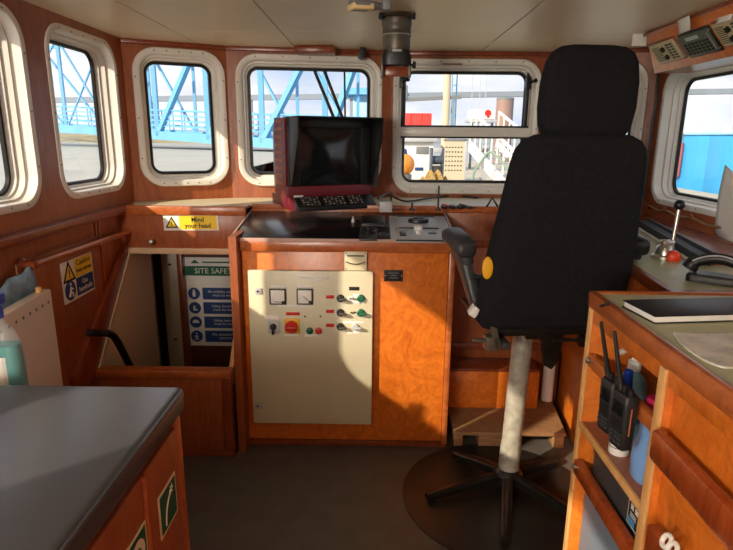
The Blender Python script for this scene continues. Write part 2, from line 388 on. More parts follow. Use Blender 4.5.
p, u, v, w, h = deskitem('pilot_dial_plate', (359, 229, 377, 241), .010, M_dgrey)
obj('dial', lathe(NB(), [(.034, .008), (.034, .02), (.028, .026), (.012, .026), (.010, .04), (0, .041)], (u, v, 0), (0, 0, 1), 18, MT), M_black, p)
u, v = uv(MT, 353, 222)
obj('toggle_switch', lathe(NB(), [(.008, 0), (.008, .012), (.004, .014), (.004, .03), (0, .031)], (u, v, 0), (0, 0, 1), 10, MT), M_white, con)

# things on the console front
MCF = frame((0, CYF+.008, 0), (1, 0, 0), (0, 0, 1))
def cf(px, py): return uv(MCF, px, py)
a = cf(248.5, 268.5); b = cf(371.5, 421.5); ex0, ex1, ez0, ez1 = a[0], b[0], b[1], a[1]
enc = thing('electrical_enclosure', 'cream metal electrical enclosure with gauges and switches set in the console front', 'enclosure', ((ex0+ex1)/2, CYF, ez0))
obj('body', box(NB(), ex0+.01, ex1-.01, ez0+.01, ez1-.01, -.01, .020, 0, MCF), M_dgrey, enc)
obj('door', box(NB(), ex0, ex1, ez0, ez1, .012, .036, .006, MCF), M_panelp, enc)
MD = frame((0, CYF+.008-.036, 0), (1, 0, 0), (0, 0, 1))
def cd(px, py): return uv(MD, px, py)
def dbox(name, px0, py0, px1, py1, h, mat, par=enc, b=.0015, h0=0):
    a = cd(px0, py1); c = cd(px1, py0); return obj(name, box(NB(), a[0], c[0], a[1], c[1], h0, h, b, MD), mat, par)
for py in (291, 405.5):
    l = dbox('latch', 255.5, py-3, 262, py+3, .006, M_lgrey); a = cd(258, py)
    obj('key_slot', lathe(NB(), [(.005, .005), (.005, .009), (0, .0095)], (*a, 0), (0, 0, 1), 10, MD), M_black, l)
for gx, ang in ((278, 8), (305, 140)):
    gp = dbox('gauge', gx-8, 288.5, gx+8, 304, .012, M_black, b=.002); dbox('dial_face', gx-6.6, 289.8, gx+6.6, 302.6, .0135, M_white, gp, .0005, .011)
    c = cd(gx+5.6, 301.6)
    ln_ = .045
    th = radians(176 if gx < 290 else 137)
    obj('needle', tube(NB(), [(c[0], c[1], .0145), (c[0]+ln_*cos(th), c[1]+ln_*sin(th), .0145)], .0014, 6, MD), M_ink, gp)
    obj('pivot', lathe(NB(), [(.008, .0134), (.008, .0155), (0, .016)], (*c, 0), (0, 0, 1), 12, MD), M_ink, gp)
    g = NB()
    for q in range(7):
        th = radians(95+q*14); r0 = .050
        tube(g, [(c[0]+r0*cos(th), c[1]+r0*sin(th), .0138), (c[0]+(r0+.006)*cos(th), c[1]+(r0+.006)*sin(th), .0138)], .0005, 4, MD)
    obj('scale_marks', g, M_ink, gp)
    dbox('name_strip', gx-7, 285.4, gx+8, 287.8, .001, M_white)
    c2 = cd(gx-6, 287.6)
dbox('name_strip', 276.5, 304.8, 308, 306.8, .001, M_white)
dbox('name_strip', 299, 275.8, 329, 278.6, .001, M_white); dbox('name_strip', 311, 279, 322, 281.2, .001, M_white)
sw = dbox('rotary_switch', 268.5, 320.5, 280, 332.5, .010, M_lgrey, b=.002); c = cd(273.6, 326)
obj('knob', lathe(NB(), [(.016, .009), (.016, .02), (.012, .026), (0, .027)], (*c, 0), (0, 0, 1), 14, MD), M_black, sw)
obj('knob_pointer', box(NB(), c[0]-.005, c[0]+.005, c[1]-.034, c[1]+.012, .02, .034, .002, MD), M_black, sw)
dbox('name_strip', 264.5, 315.6, 279, 319, .001, M_white)
iso = dbox('isolator_plate', 285, 318.5, 299.5, 333, .008, M_ylk, b=.002); c = cd(291.8, 326)
obj('isolator_knob', lathe(NB(), [(.030, .008), (.030, .024), (.026, .028), (0, .028)], (*c, 0), (0, 0, 1), 20, MD), M_red, iso)
obj('isolator_handle', box(NB(), c[0]-.028, c[0]+.028, c[1]-.007, c[1]+.007, .026, .044, .004, MD @ Matrix.Identity(4)), M_red, iso)
dbox('warning_strip', 286, 312.2, 299.8, 315.2, .001, M_red); dbox('name_strip', 284.5, 334, 299.5, 336, .001, M_white)
for bx, mt in ((309.8, M_green), (318.6, M_red)):
    c = cd(bx, 330.6); obj('push_button', lathe(NB(), [(.017, 0), (.017, .006), (.014, .007), (.014, .016), (.010, .018), (0, .018)], (*c, 0), (0, 0, 1), 18, MD), mt, enc)
dbox('name_strip', 304.5, 334, 322.5, 336.4, .001, M_white)
for bx in (305, 320.5): obj('fixing_screw', lathe(NB(), [(.005, 0), (.004, .002), (0, .0025)], (*cd(bx, 316.5), 0), (0, 0, 1), 8, MD), M_dgrey, enc)
for r, py in enumerate((297.6, 312, 326)):
    dbox('red_tag', 326, py-2.4, 334, py+.9, .001, M_red)
    for bx, mt in ((340.5, M_black), (361 if r < 2 else 355.5, M_green if r < 2 else M_lgrey)):
        c = cd(bx, py+.6)
        sb = obj('selector_switch', lathe(NB(), [(.019, 0), (.019, .005), (.016, .007), (.014, .016), (0, .017)], (*c, 0), (0, 0, 1), 16, MD), mt, enc)
        if mt is not M_green or r == 1:
            obj('lever', box(NB(), c[0]-.006, c[0]+.028, c[1]-.006, c[1]+.005, .014, .032, .003, MD), M_dgrey if mt is M_black else mt, sb)
dbox('black_tag', 349, 286.8, 359.5, 290.4, .001, M_ink)
for q in ((348, 296.5, 354, 301), (353, 294, 359, 300), (352, 301.4, 365, 303.4), (343, 321.2, 364, 323.4), (347, 331, 360, 333.6)): dbox('name_strip', *q, .0012, M_white)
obj('lever_switch', tube(NB(), [(*cd(356, 300), 0), (*cd(356, 298), .02), (*cd(350, 296), .045)], .004, 8, MD), M_chrome, enc)
obj('lever_switch', tube(NB(), [(*cd(355, 312), 0), (*cd(354, 312), .02), (*cd(351, 310.5), .035)], .004, 8, MD), M_dgrey, enc)

MI = frame((0, CYF-.0125, 0), (1, 0, 0), (0, 0, 1))
a = uv(MI, 344.5, 270); b = uv(MI, 367, 251.5)
inc = thing('inclinometer', 'small cream inclinometer plate with curved scale fixed to the console edge', 'gauge', MI @ Vector((a[0], a[1], 0)))
obj('plate', box(NB(), a[0], b[0], a[1], b[1], 0, .008, .002, MI), M_cream, inc)
cx, cz = (a[0]+b[0])/2, b[1]-.005
g = NB(); tube(g, [(cx+.085*sin(t), cz+.03-.085*cos(t), .009) for t in [radians(-32+4*q) for q in range(17)]], .0028, 6, MI)
obj('scale_arc', g, M_dgrey, inc)
g = NB(); box(g, cx-.04, cx+.04, cz-.018, cz-.012, .007, .009, 0, MI)
for q in range(9):
    t = radians(-32+8*q); tube(g, [(cx+.088*sin(t), cz+.03-.088*cos(t), .0088), (cx+.096*sin(t), cz+.03-.096*cos(t), .0088)], .0006, 4, MI)
obj('scale_marks', g, M_ink, inc)
obj('ball', lathe(NB(), [(.0, -.003), (.003, 0), (0, .003)], (cx+.006, cz-.055, .010), (0, 0, 1), 10, MI), M_ink, inc)
g = NB()
for sx in (a[0]+.008, b[0]-.008):
    for sz in (a[1]+.008, b[1]-.008): lathe(g, [(.004, .007), (.003, .010), (0, .0105)], (sx, sz, 0), (0, 0, 1), 8, MI)
obj('screws', g, M_grey, inc)
a = cf(384, 281); b = cf(403, 270)
npl = thing('name_plate', 'small black engraved plate screwed to the right half of the console front', 'plate', MCF @ Vector((a[0], a[1], 0)))
obj('plate', box(NB(), a[0], b[0], a[1], b[1], 0, .004, .001, MCF), M_ink, npl)
g = NB()
for r, (w0, w1) in enumerate(((.02, .07), (.03, .06), (.025, .065))): box(g, a[0]+w0, a[0]+w1, b[1]-.016-.012*r, b[1]-.013-.012*r, .004, .0046, 0, MCF)
obj('engraved_lines', g, M_grey, npl)
g = NB()
for sx in (a[0]+.006, b[0]-.006): lathe(g, [(.003, .003), (.003, .006), (0, .0065)], (sx, (a[1]+b[1])/2, 0), (0, 0, 1), 8, MCF)
obj('screws', g, M_chrome, npl)

# ------------------------------------------------------------------ radar display
RY = 2.95
MRd = frame((0, RY, 0), (1, 0, 0), (0, 0, 1))
def rd(px, py): return uv(MRd, px, py)
x0, zt = rd(286, 117); x1 = x0+.485; zb = 1.168
rad = thing('radar_display', 'bulky maroon and black radar display with hooded dark screen and keyboard', 'display', (x0, RY, zb))
# cabinet: maroon, tapering to the back
zk = rd(330, 198)[1]; zs = rd(330, 187)[1]
obj('cabinet', loops(NB(), [[Vector((a, yy, b)) for a, b in ((x0-e, z0_), (x1+e, z0_), (x1+e, z1_), (x0-e, z1_))] for yy, e, z0_, z1_ in ((RY+.03, 0, zk-.03, zt-.005), (RY+.05, .002, zk-.03, zt), (RY+.20, .002, zk-.03, zt), (RY+.23, -.01, zk-.02, zt-.02), (RY+.40, -.05, zk+.01, zt-.06))], cap0=True, cap1=True), M_maroon, rad)
g = NB()
for q in range(9):
    zq = zk+.06+q*.04; box(g, x0-.0055, x0+.01, RY+.07, RY+.19, zq, zq+.016, .002)
obj('vent_ribs', g, mk('brown_vent', (150, 84, 66), .5), rad)
obj('foot', prism(NB(), [(x0+.005, RY-.035, zb), (x0+.005, RY+.30, zb+.01), (x0+.005, RY+.30, zk), (x0+.005, RY-.005, zk)], (x1-x0-.01, 0, 0), .004), M_maroon, rad)
obj('bezel', box(NB(), x0, x1, RY-.004, RY+.05, zk, zs, .006), M_maroon, rad)
# screen
sx0, sx1 = x0+.075, x1-.06; sz0 = rd(300, 186)[1]; sz1 = zt-.05
L = []
for q in range(9):
    z = sz0-.01+(sz1-sz0+.03)*q/8; L.append([Vector((sx0-.02+(sx1-sx0+.04)*i/10, RY+.022-.018*(1-((i-5)/5)**2)*(1-((q-4)/4)**2), z)) for i in range(11)])
obj('screen', loops(NB(), L, closed=False), M_screen, rad, 80)
g = NB(); box(g, x0+.01, sx0, RY+.0, RY+.03, sz0-.01, zt-.01, .004); box(g, sx1, x1-.005, RY, RY+.03, sz0-.01, zt-.01, .004); box(g, x0+.01, x1-.005, RY, RY+.03, sz1, zt-.004, .004)
obj('screen_surround', g, M_black, rad)
# hood: top and two wedge sides
hx0 = x0+.018; hd = .14
obj('hood_top', box(NB(), hx0-.006, x1+.006, RY-hd, RY+.04, zt-.004, zt+.004, .002), M_black, rad)
for xa in (hx0-.004, x1-.002):
    obj('hood_side', prism(NB(), [(xa, RY+.03, zs+.002), (xa, RY+.03, zt), (xa, RY-hd, zt), (xa, RY-hd+.01, zt-.11), (xa, RY-.02, zs+.002)], (.006, 0, 0), .001), M_black, rad)
obj('side_flap', prism(NB(), [(x1+.004, RY+.02, zs-.01), (x1+.004, RY+.02, zt-.12), (x1+.006, RY-.05, zt-.12), (x1+.004, RY-.03, zs-.01)], (.026, 0, 0), .002), M_dgrey, rad)
# keyboard
kb = obj('keyboard', prism(NB(), [(x0+.03, RY-.075, zb), (x0+.03, RY+.02, zb), (x0+.03, RY+.02, zk+.004), (x0+.03, RY-.012, zk), (x0+.03, RY-.075, zb+.022)], (x1-x0-.03, 0, 0), .003), M_black, rad)
MK = frame((x0+.03, RY-.075, zb+.022), (1, 0, 0), (0, .063, zk-zb-.022)); kh = sqrt(.063**2+(zk-zb-.022)**2)
g = NB(); g2 = NB(); kw = x1-x0-.03
for r in range(4):
    for c in range(17):
        if c in (5, 12): continue
        uu = .03+(kw-.10)*c/17; vv = .008+kh*.86*r/4
        box(g, uu, uu+(kw-.10)/17*.74, vv, vv+kh*.15, 0, .006, .001, MK, 1)
        if (r+c) % 3: box(g2, uu+.004, uu+.013, vv+.005, vv+.009, .006, .0065, 0, MK)
obj('keys', g, M_dgrey, kb)['kind'] = 'stuff'; obj('key_legends', g2, M_cream, kb)['kind'] = 'stuff'
obj('badge', box(NB(), .0, .05, kh+.002, kh+.009, -.012, .008, .001, MK), M_white, rad)
rad.rotation_euler.z = radians(27)

# ------------------------------------------------------------------ front ledge
ZL = 1.182; LY = 2.97
led = thing('front_ledge', 'cream-topped wooden window ledge running behind the console', 'ledge', (0, 3.2, 1.1))
obj('ledge_top', prism(NB(), [(-1.355, LY, ZL), (-.68, LY, ZL), (-.68, 3.085, ZL), (1.10, 3.085, ZL), (1.10, 3.565, ZL), (.10, 3.57, ZL), (-.86, 3.425, ZL), (-1.355, 3.178, ZL)], (0, 0, -.012), 0), M_cream, led)
obj('nosing', box(NB(), -1.358, CX0-.006, LY-.022, LY+.01, ZL-.045, ZL+.004, .007), M_wooded, led)
obj('nosing', box(NB(), CX0+.0, 1.10, YB+.008, YB+.03, ZL-.035, ZL+.004, .003), M_wooded, led)
obj('front_panel', box(NB(), .40, 1.09, 3.06, 3.085, 0, ZL-.03, .002), M_wall, led)
obj('panel_rail', box(NB(), .40, 1.10, 3.045, 3.062, .96, 1.0, .004), M_woodd, led)
obj('panel_rail', box(NB(), .40, 1.10, 3.045, 3.062, 0.36, .40, .004), M_woodd, led)

# ------------------------------------------------------------------ companionway hatch
hat = thing('companionway_hatch', 'sloping wooden hatch surround opening onto the stairwell beside the console', 'hatch', (-1.0, 2.6, 0))
obj('upper_panel', box(NB(), -1.358, -.676, LY-.006, LY+.02, .955, ZL-.04, .002), M_wall, hat)
obj('lip', box(NB(), -1.345, -.676, LY-.014, LY+.03, .925, .958, .003), mk('pale_hatch_edge', (196, 164, 130), .5), hat)
CY = 2.49
obj('coaming', box(NB(), -1.358, -.676, CY, CY+.035, 0, .425, .002), M_wood if False else M_wall, hat)
obj('coaming_cap', box(NB(), -1.358, -.676, CY-.012, CY+.06, .415, .452, .008), M_wooded, hat)
obj('coaming_post', box(NB(), -.725, -.676, CY-.008, CY+.02, .0, .42, .006), M_woodd, hat)
obj('skirting', box(NB(), -1.358, -.676, CY-.012, CY+.002, 0, .03, .003), M_woodd, hat)
# sloped cheek boards
def cheek(x0, x1, mat, top):
    return prism(NB(), [(x0, 2.30, .50), (x0, LY-.003, .985), (x0, LY-.003, .925), (x0, CY+.02, .44), (x0, CY, .415), (x0, 2.30, .415)], (x1-x0, 0, 0), .004)
obj('cheek_board', cheek(-1.358, -1.325, M_woodd, 0), M_woodd, hat)
obj('cheek_board', prism(NB(), [(-.70, CY+.05, .44), (-.70, LY-.003, .90), (-.70, LY-.003, .82), (-.70, CY+.05, .36)], (.024, 0, 0), .004), M_pale, hat)
obj('edge_strip', prism(NB(), [(-1.338, CY+.02, .452), (-1.338, LY-.003, .932), (-1.338, LY-.003, .920), (-1.338, CY+.02, .44)], (.018, 0, 0), .002), M_cream, hat)
a = PY(153, 241, LY-.006)
obj('coat_knob', lathe(NB(), [(.006, 0), (.006, .02), (.016, .026), (.018, .036), (.012, .046), (0, .048)], a, (0, -1, 0), 16), M_chrome, hat)
# stairwell shell
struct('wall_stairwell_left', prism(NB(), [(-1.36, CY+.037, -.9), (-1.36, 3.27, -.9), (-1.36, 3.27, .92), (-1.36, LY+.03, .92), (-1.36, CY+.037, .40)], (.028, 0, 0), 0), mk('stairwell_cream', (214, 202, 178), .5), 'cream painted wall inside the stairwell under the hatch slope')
sy = 3.62
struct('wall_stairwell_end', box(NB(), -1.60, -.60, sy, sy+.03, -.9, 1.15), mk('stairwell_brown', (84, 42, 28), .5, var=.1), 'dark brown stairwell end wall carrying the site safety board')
struct('wall_stairwell_right', box(NB(), -.665, -.63, CY+.035, sy, -.9, 1.10), M_wall, 'brown stairwell wall hidden behind the console')
struct('wall_stairwell_outer', box(NB(), -1.62, -1.60, 3.2, sy, -.9, 1.15), M_wall, 'outer stairwell wall beyond the cream panel')
struct('wall_stairwell_top', box(NB(), -1.62, -.60, LY+.03, sy+.03, 1.10, 1.14), M_wall, 'underside of the ledge over the stairwell')
struct('wall_stairwell_sunblock', box(NB(), -1.62, -1.36, 3.18, 3.21, -.9, 1.15), M_wall, 'unseen closing wall added at the stairwell corner against the sun')  # unseen box added to keep sun from leaking into the stairwell
struct('wall_stairwell_near', box(NB(), -1.36, -.64, CY, CY+.035, -.9, -.05), M_wall, 'stairwell wall below the coaming')
struct('floor_stairwell', box(NB(), -1.62, -.60, CY, sy+.03, -.95, -.9), M_floor, 'dark stairwell floor')
ME = frame((0, sy, 0), (1, 0, 0), (0, 0, 1))
dj = thing('stairwell_door_frame', 'brown and grey door jambs with a black strip for the shaded gap seen through the hatch', 'door frame', (-1.3, sy, -.9))
def evt(name, p0, p1, d0, d1, mat, par):
    a = uv(ME, p0, 300)[0]; b = uv(ME, p1, 300)[0]; return obj(name, box(NB(), a, b, -.9, 1.09, d0, d1, .003, ME), mat, par)
evt('jamb', 143, 150, 0, .10, M_woodd, dj); evt('door_edge', 150, 158, 0, .05, M_lgrey, dj); evt('gap', 158, 167, 0, .03, M_ink, dj)  # the gap is a solid strip, its shade put in as black
evt('architrave', 167, 183, 0, .05, mk('grey_cream', (178, 170, 152), .5), dj); evt('jamb', 183, 188, 0, .07, M_woodd, dj)
for zz in (.2, .72): obj('hinge', box(NB(), uv(ME, 174, 300)[0], uv(ME, 177, 300)[0], zz, zz+.012, .05, .06, .002, ME), M_ink, dj)
g = NB(); P = [PX(104, 333, -1.26), PX(110, 334, -1.26), PX(117, 341, -1.26), PX(133, 372, -1.26)]
P.append(P[-1]+(P[-1]-P[-2])*1.2); tube(g, [Vector((-1.335, P[0].y, P[0].z))]+smoothpts(P, 5), .018, 10)
tag(obj('stair_rail', g, M_black), 'black hand rail bent down the cream stairwell wall', 'handrail')
# site safety board
a = uv(ME, 189, 345); b = uv(ME, 189, 257)
bx0, bz0, bz1 = a[0], a[1], b[1]; bw = .40
ssb = thing('safety_board', 'white site safety board with blue mandatory panels inside the stairwell', 'sign', ME @ Vector((bx0, bz0, 0)))
MS = frame(ME @ Vector((bx0, bz0, .004)), (1, 0, 0), (0, 0, 1)); bh = bz1-bz0
obj('board', box(NB(), 0, bw, 0, bh, 0, .004, .001, MS), M_white, ssb)
obj('header', box(NB(), .012, bw-.012, bh*.80, bh*.905, .003, .005, 0, MS), M_green, ssb)
obj('lettering', text_bm('SITE SAFETY', bh*.085, MS @ Matrix.Translation((.075, bh*.825, .0055))), M_white, ssb)
g = NB(); prism(g, [(.05, bh*.935, .004), (.11, bh*.935, .004), (.08, bh*.975, .004)], (0, 0, .001), 0, MS); box(g, .13, bw-.03, bh*.94, bh*.955, .004, .005, 0, MS)
obj('logo', g, M_green, ssb)
PH = ['Hi-visibility clothing\nmust be worn', 'Safety footwear\nmust be worn', 'Safety helmets\nmust be worn', 'No unauthorised\npersons']
for q in range(4):
    zc = bh*(.60-.163*q)
    d = obj('pictogram', lathe(NB(), [(bh*.066, .004), (bh*.066, .0052), (0, .0053)], (.062, zc, 0), (0, 0, 1), 20, MS), M_blue, ssb)
    g = NB()
    if q == 0: box(g, .052, .072, zc-.022, zc+.014, .0052, .0062, .004, MS); lathe(g, [(.007, .005), (.007, .0062), (0, .0063)], (.062, zc+.022, 0), (0, 0, 1), 10, MS)
    elif q == 1: prism(g, [(.052, zc+.016, .0052), (.065, zc+.016, .0052), (.065, zc-.004, .0052), (.08, zc-.01, .0052), (.08, zc-.018, .0052), (.05, zc-.018, .0052)], (0, 0, .001), 0, MS)
    elif q == 2: prism(g, [(.062+.024*cos(t), zc+.024*sin(t)-.006, .0052) for t in [pi*k/8 for k in range(9)]], (0, 0, .001), 0, MS)
    else:
        tube(g, [(.062, zc+.008, .0056), (.062, zc-.006, .0056), (.052, zc-.026, .0056)], .003, 6, MS); tube(g, [(.062, zc-.006, .0056), (.072, zc-.026, .0056)], .003, 6, MS)
        tube(g, [(.048, zc-.004, .0056), (.062, zc+.006, .0056), (.076, zc-.004, .0056)], .003, 6, MS); lathe(g, [(.006, .005), (.006, .0062), (0, .0063)], (.062, zc+.02, 0), (0, 0, 1), 10, MS)
    obj('symbol', g, M_white, d)
    pb = obj('instruction_panel', box(NB(), .12, bw-.012, zc-bh*.066, zc+bh*.066, .003, .005, 0, MS), M_blue, ssb)
    obj('lettering', text_bm(PH[q], .026, MS @ Matrix.Translation((.26, zc+.006, .0053)), 'CENTER'), M_white, pb)

# mind your head sign
MU = frame((0, LY-.008, 0), (1, 0, 0), (0, 0, 1))
a = uv(MU, 164.3, 230.5); b = uv(MU, 218.2, 215.2); W_, H_ = b[0]-a[0], b[1]-a[1]
sg = thing('head_height_sign', 'yellow and white Mind your head sign on the hatch upper panel', 'sign', MU @ Vector((a[0], a[1], 0)))
MS = frame(MU @ Vector((a[0], a[1], 0)), (1, 0, .012), (0, 0, 1))
obj('plate', box(NB(), 0, W_, 0, H_, 0, .002, .0005, MS), M_white, sg)
obj('yellow_field', box(NB(), W_*.29, W_*.97, H_*.08, H_*.93, .001, .003, 0, MS), M_yel, sg)
def triangle(MS, cx, cz, s, par, z=.002):
    prt = obj('warning_triangle', prism(NB(), [(cx-s*.55, cz-s*.42, z), (cx+s*.55, cz-s*.42, z), (cx, cz+s*.55, z)], (0, 0, .001), 0, MS), M_ink, par)
    obj('triangle_field', prism(NB(), [(cx-s*.36, cz-s*.31, z+.001), (cx+s*.36, cz-s*.31, z+.001), (cx, cz+s*.33, z+.001)], (0, 0, .0008), 0, MS), M_yel, prt)
    g = NB(); box(g, cx-s*.035, cx+s*.035, cz-s*.12, cz+s*.16, z+.0018, z+.0026, 0, MS); box(g, cx-s*.035, cx+s*.035, cz-s*.25, cz-s*.17, z+.0018, z+.0026, 0, MS)
    obj('exclamation_mark', g, M_ink, prt)
triangle(MS, W_*.15, H_*.48, H_*.74, sg)
obj('lettering', text_bm('Mind\nyour head', H_*.40, MS @ Matrix.Translation((W_*.625, H_*.56, .0034)), 'CENTER', bold=.0008), M_ink, sg)

# caution sign on the left wall
q = [uv(ML, 57.5, 263.5), uv(ML, 89, 251.5), uv(ML, 92, 290), uv(ML, 62, 304.5)]
u0, u1 = (q[0][0]+q[3][0])/2, (q[1][0]+q[2][0])/2; z0, z1 = (q[2][1]+q[3][1])/2, (q[0][1]+q[1][1])/2
MS = frame(ML @ Vector((u0, z0, .0105)), (0, 1, 0), (0, 0, 1)); W_, H_ = u1-u0, z1-z0
sg = thing('stair_caution_sign', 'yellow and blue Caution steep stairway sign below the wooden hand rail', 'sign', ML @ Vector((u0, z0, 0)))
obj('plate', box(NB(), 0, W_, 0, H_, 0, .003, .0005, MS), M_paper, sg)
obj('yellow_field', box(NB(), W_*.40, W_*.97, H_*.52, H_*.97, .002, .004, 0, MS), M_yel, sg)
obj('blue_field', box(NB(), W_*.40, W_*.97, H_*.06, H_*.50, .002, .004, 0, MS), M_blue, sg)
triangle(MS, W_*.21, H_*.72, W_*.36, sg, .003)
d = obj('mandatory_disc', lathe(NB(), [(W_*.165, .003), (W_*.165, .004), (0, .0041)], (W_*.2, H_*.28, 0), (0, 0, 1), 24, MS), M_blue, sg)
g = NB(); s = W_*.165; cx, cz = W_*.2, H_*.28
lathe(g, [(s*.16, .004), (s*.16, .005), (0, .0051)], (cx+s*.1, cz+s*.62, 0), (0, 0, 1), 12, MS)
tube(g, [(cx+s*.1, cz+s*.35, .0045), (cx-s*.05, cz-s*.15, .0045), (cx-s*.35, cz-s*.6, .0045)], s*.12, 6, MS); tube(g, [(cx-s*.05, cz-s*.15, .0045), (cx+s*.35, cz-s*.3, .0045), (cx+s*.3, cz-s*.7, .0045)], s*.1, 6, MS)
tube(g, [(cx+s*.1, cz+s*.3, .0045), (cx+s*.45, cz+s*.05, .0045)], s*.08, 6, MS)
obj('symbol', g, M_white, d)
obj('lettering', text_bm('Caution', W_*.145, MS @ Matrix.Translation((W_*.685, H_*.80, .0044)), 'CENTER'), M_ink, sg)
obj('lettering', text_bm('Steep stairway', W_*.085, MS @ Matrix.Translation((W_*.685, H_*.64, .0044)), 'CENTER', bold=.0004), M_ink, sg)
obj('lettering', text_bm('Use\nhandrails', W_*.125, MS @ Matrix.Translation((W_*.685, H_*.31, .0044)), 'CENTER'), M_white, sg)

# hand rail on the left wall
hr = thing('wall_hand_rail', 'round wooden hand rail fixed on the panelled wall above the caution sign', 'handrail', (-1.36, 2.6, 1.0))
a = PX(33, 265, -1.31); b = PX(131, 231, -1.31); b.y = min(b.y, 3.02)
obj('bar', tube(NB(), [a, b], .014, 12), M_wooded, hr)
for p in (a, b): obj('bracket', lathe(NB(), [(.028, -.05), (.028, -.038), (.016, -.03), (.016, .012), (0, .014)], (p.x, p.y, p.z), (1, 0, 0), 16), M_woodd, hr)
tag(obj('wall_board', box(NB(), 5.05, bu-.004, .40, 1.07, 0, .010, .003, ML), M_wall), 'removable veneered panel on the wall behind the hand rail', 'panel')

# ------------------------------------------------------------------ bench locker
BX, BY, BZ = -.466, 1.287, .944
ben = thing('bench_locker', 'wooden locker bench with padded grey-black vinyl top', 'bench', (-.9, .4, 0))
obj('body', box(NB(), -1.355, BX-.02, -.8, BY-.02, .0, BZ-.068, .006), M_wall, ben)
obj('cushion', box(NB(), -1.355, BX, -.8, BY, BZ-.066, BZ, .018, seg=4), M_vinyl, ben)
g = NB(); e_ = .006
for zz in (BZ-.010,):
    tube(g, smoothpts([(-1.35, BY-e_+.002, zz), (-1.0, BY-e_+.003, zz), (-.60, BY-e_+.003, zz), (BX-.04, BY-.004, zz), (BX-.010, BY-.012, zz), (BX-.003, BY-.04, zz), (BX-.003, BY-.2, zz), (BX-.003, .6, zz), (BX-.003, -.8, zz)], 5), .0045, 8)
obj('piping', g, M_vinyl, ben)
obj('corner_post', box(NB(), BX-.05, BX-.012, BY-.052, BY-.012, 0, BZ-.068, .006), M_wooded, ben)
MB_ = frame((BX-.02, 0, 0), (0, 1, 0), (0, 0, 1))
jb = uv(MB_, 140, 500)[0]
for d0, d1 in ((jb+.008, BY-.058), (jb-.62, jb-.008)):
    dr = obj('door', box(NB(), d0, d1, .06, BZ-.085, 0, .010, .003, MB_), M_wall, ben)
obj('stile', box(NB(), jb-.006, jb+.006, .06, BZ-.085, 0, .016, .003, MB_), M_wooded, ben)
# green safe condition signs
MG = frame((BX-.0095, 0, 0), (0, 1, 0), (0, 0, 1))
c0 = uv(MG, 157.7, 496.5); c1 = uv(MG, 175, 470.6); c2 = uv(MG, 176.7, 513.8); c3 = uv(MG, 159.8, 540.4)
gu0, gu1 = (c0[0]+c3[0])/2, (c1[0]+c2[0])/2; gz0, gz1 = (c2[1]+c3[1])/2, (c0[1]+c1[1])/2
def gsign(u0, z0, w, h, lab, fn):
    s = thing('safety_symbol_sign', lab, 'sign', MG @ Vector((u0, z0, 0))); Ms = MG @ Matrix.Translation((u0, z0, 0))
    obj('plate', box(NB(), 0, w, 0, h, 0, .002, .0005, Ms), mk('luminous_border', (222, 214, 178), .5), s)
    obj('green_field', box(NB(), w*.07, w*.93, h*.06, h*.94, .001, .003, 0, Ms), M_green, s)
    obj('symbol', fn(Ms, w, h), M_white, s); return s
def rocket(Ms, w, h):
    g = NB(); tube(g, smoothpts([(w*.28, h*.16, .0032), (w*.34, h*.45, .0032), (w*.5, h*.66, .0032), (w*.66, h*.76, .0032)], 6), w*.022, 6, Ms)
    for t in range(6): tube(g, [(w*.68, h*.78, .0032), (w*.68+w*.11*cos(t*pi/3), h*.78+w*.11*sin(t*pi/3), .0032)], w*.014, 5, Ms)
    return g
def buoy(Ms, w, h):
    g = NB(); n = 28
    loops(g, [[Vector((w*.56+r*w*cos(2*pi*k/n), h*.55+r*w*sin(2*pi*k/n), .0034)) for k in range(n)] for r in (.30, .14)], M=Ms); return g
gsign(gu0, gz0, gu1-gu0, gz1-gz0, 'green sign with thin curved flare line at the bench corner', rocket)
t2 = uv(MG, 144.5, 519.5)
gsign(t2[0]-(gu1-gu0), t2[1]-(gz1-gz0), gu1-gu0, gz1-gz0, 'green sign with white ring symbol beside the bench door batten', buoy)
# heater behind the bench
P1 = PX(51, 288.5, -1.25); P2 = PZ(5.5, 314.8, P1.z)
ud = (P1-P2); ud.z = 0; MH = frame((P1.x, P1.y, 0), ud, (0, 0, 1)); hz = P1.z
ht = thing('panel_heater', 'white panel heater with row of small holes, behind the padded bench', 'heater', (P1.x, P1.y-.3, 0))
obj('casing', box(NB(), -.62, 0, .25, hz, -.045, 0, .006, MH), M_heat, ht)
g = NB()
for k in range(12): lathe(g, [(.0, -.0005), (.007, -.0005), (.006, .0012), (0, .001)], (-.035-.048*k, hz-.045, 0), (0, 0, 1), 10, MH)
obj('vent_holes', g, M_grey, ht)
obj('control_knob', lathe(NB(), [(.012, 0), (.012, .016), (.008, .02), (0, .02)], (-.05, hz, -.022), (0, 1, 0), 12, MH), M_pale, ht)
obj('foot', box(NB(), -.1, -.06, 0, .25, -.04, -.005, .003, MH), M_dgrey, ht); obj('foot', box(NB(), -.58, -.54, 0, .25, -.04, -.005, .003, MH), M_dgrey, ht)
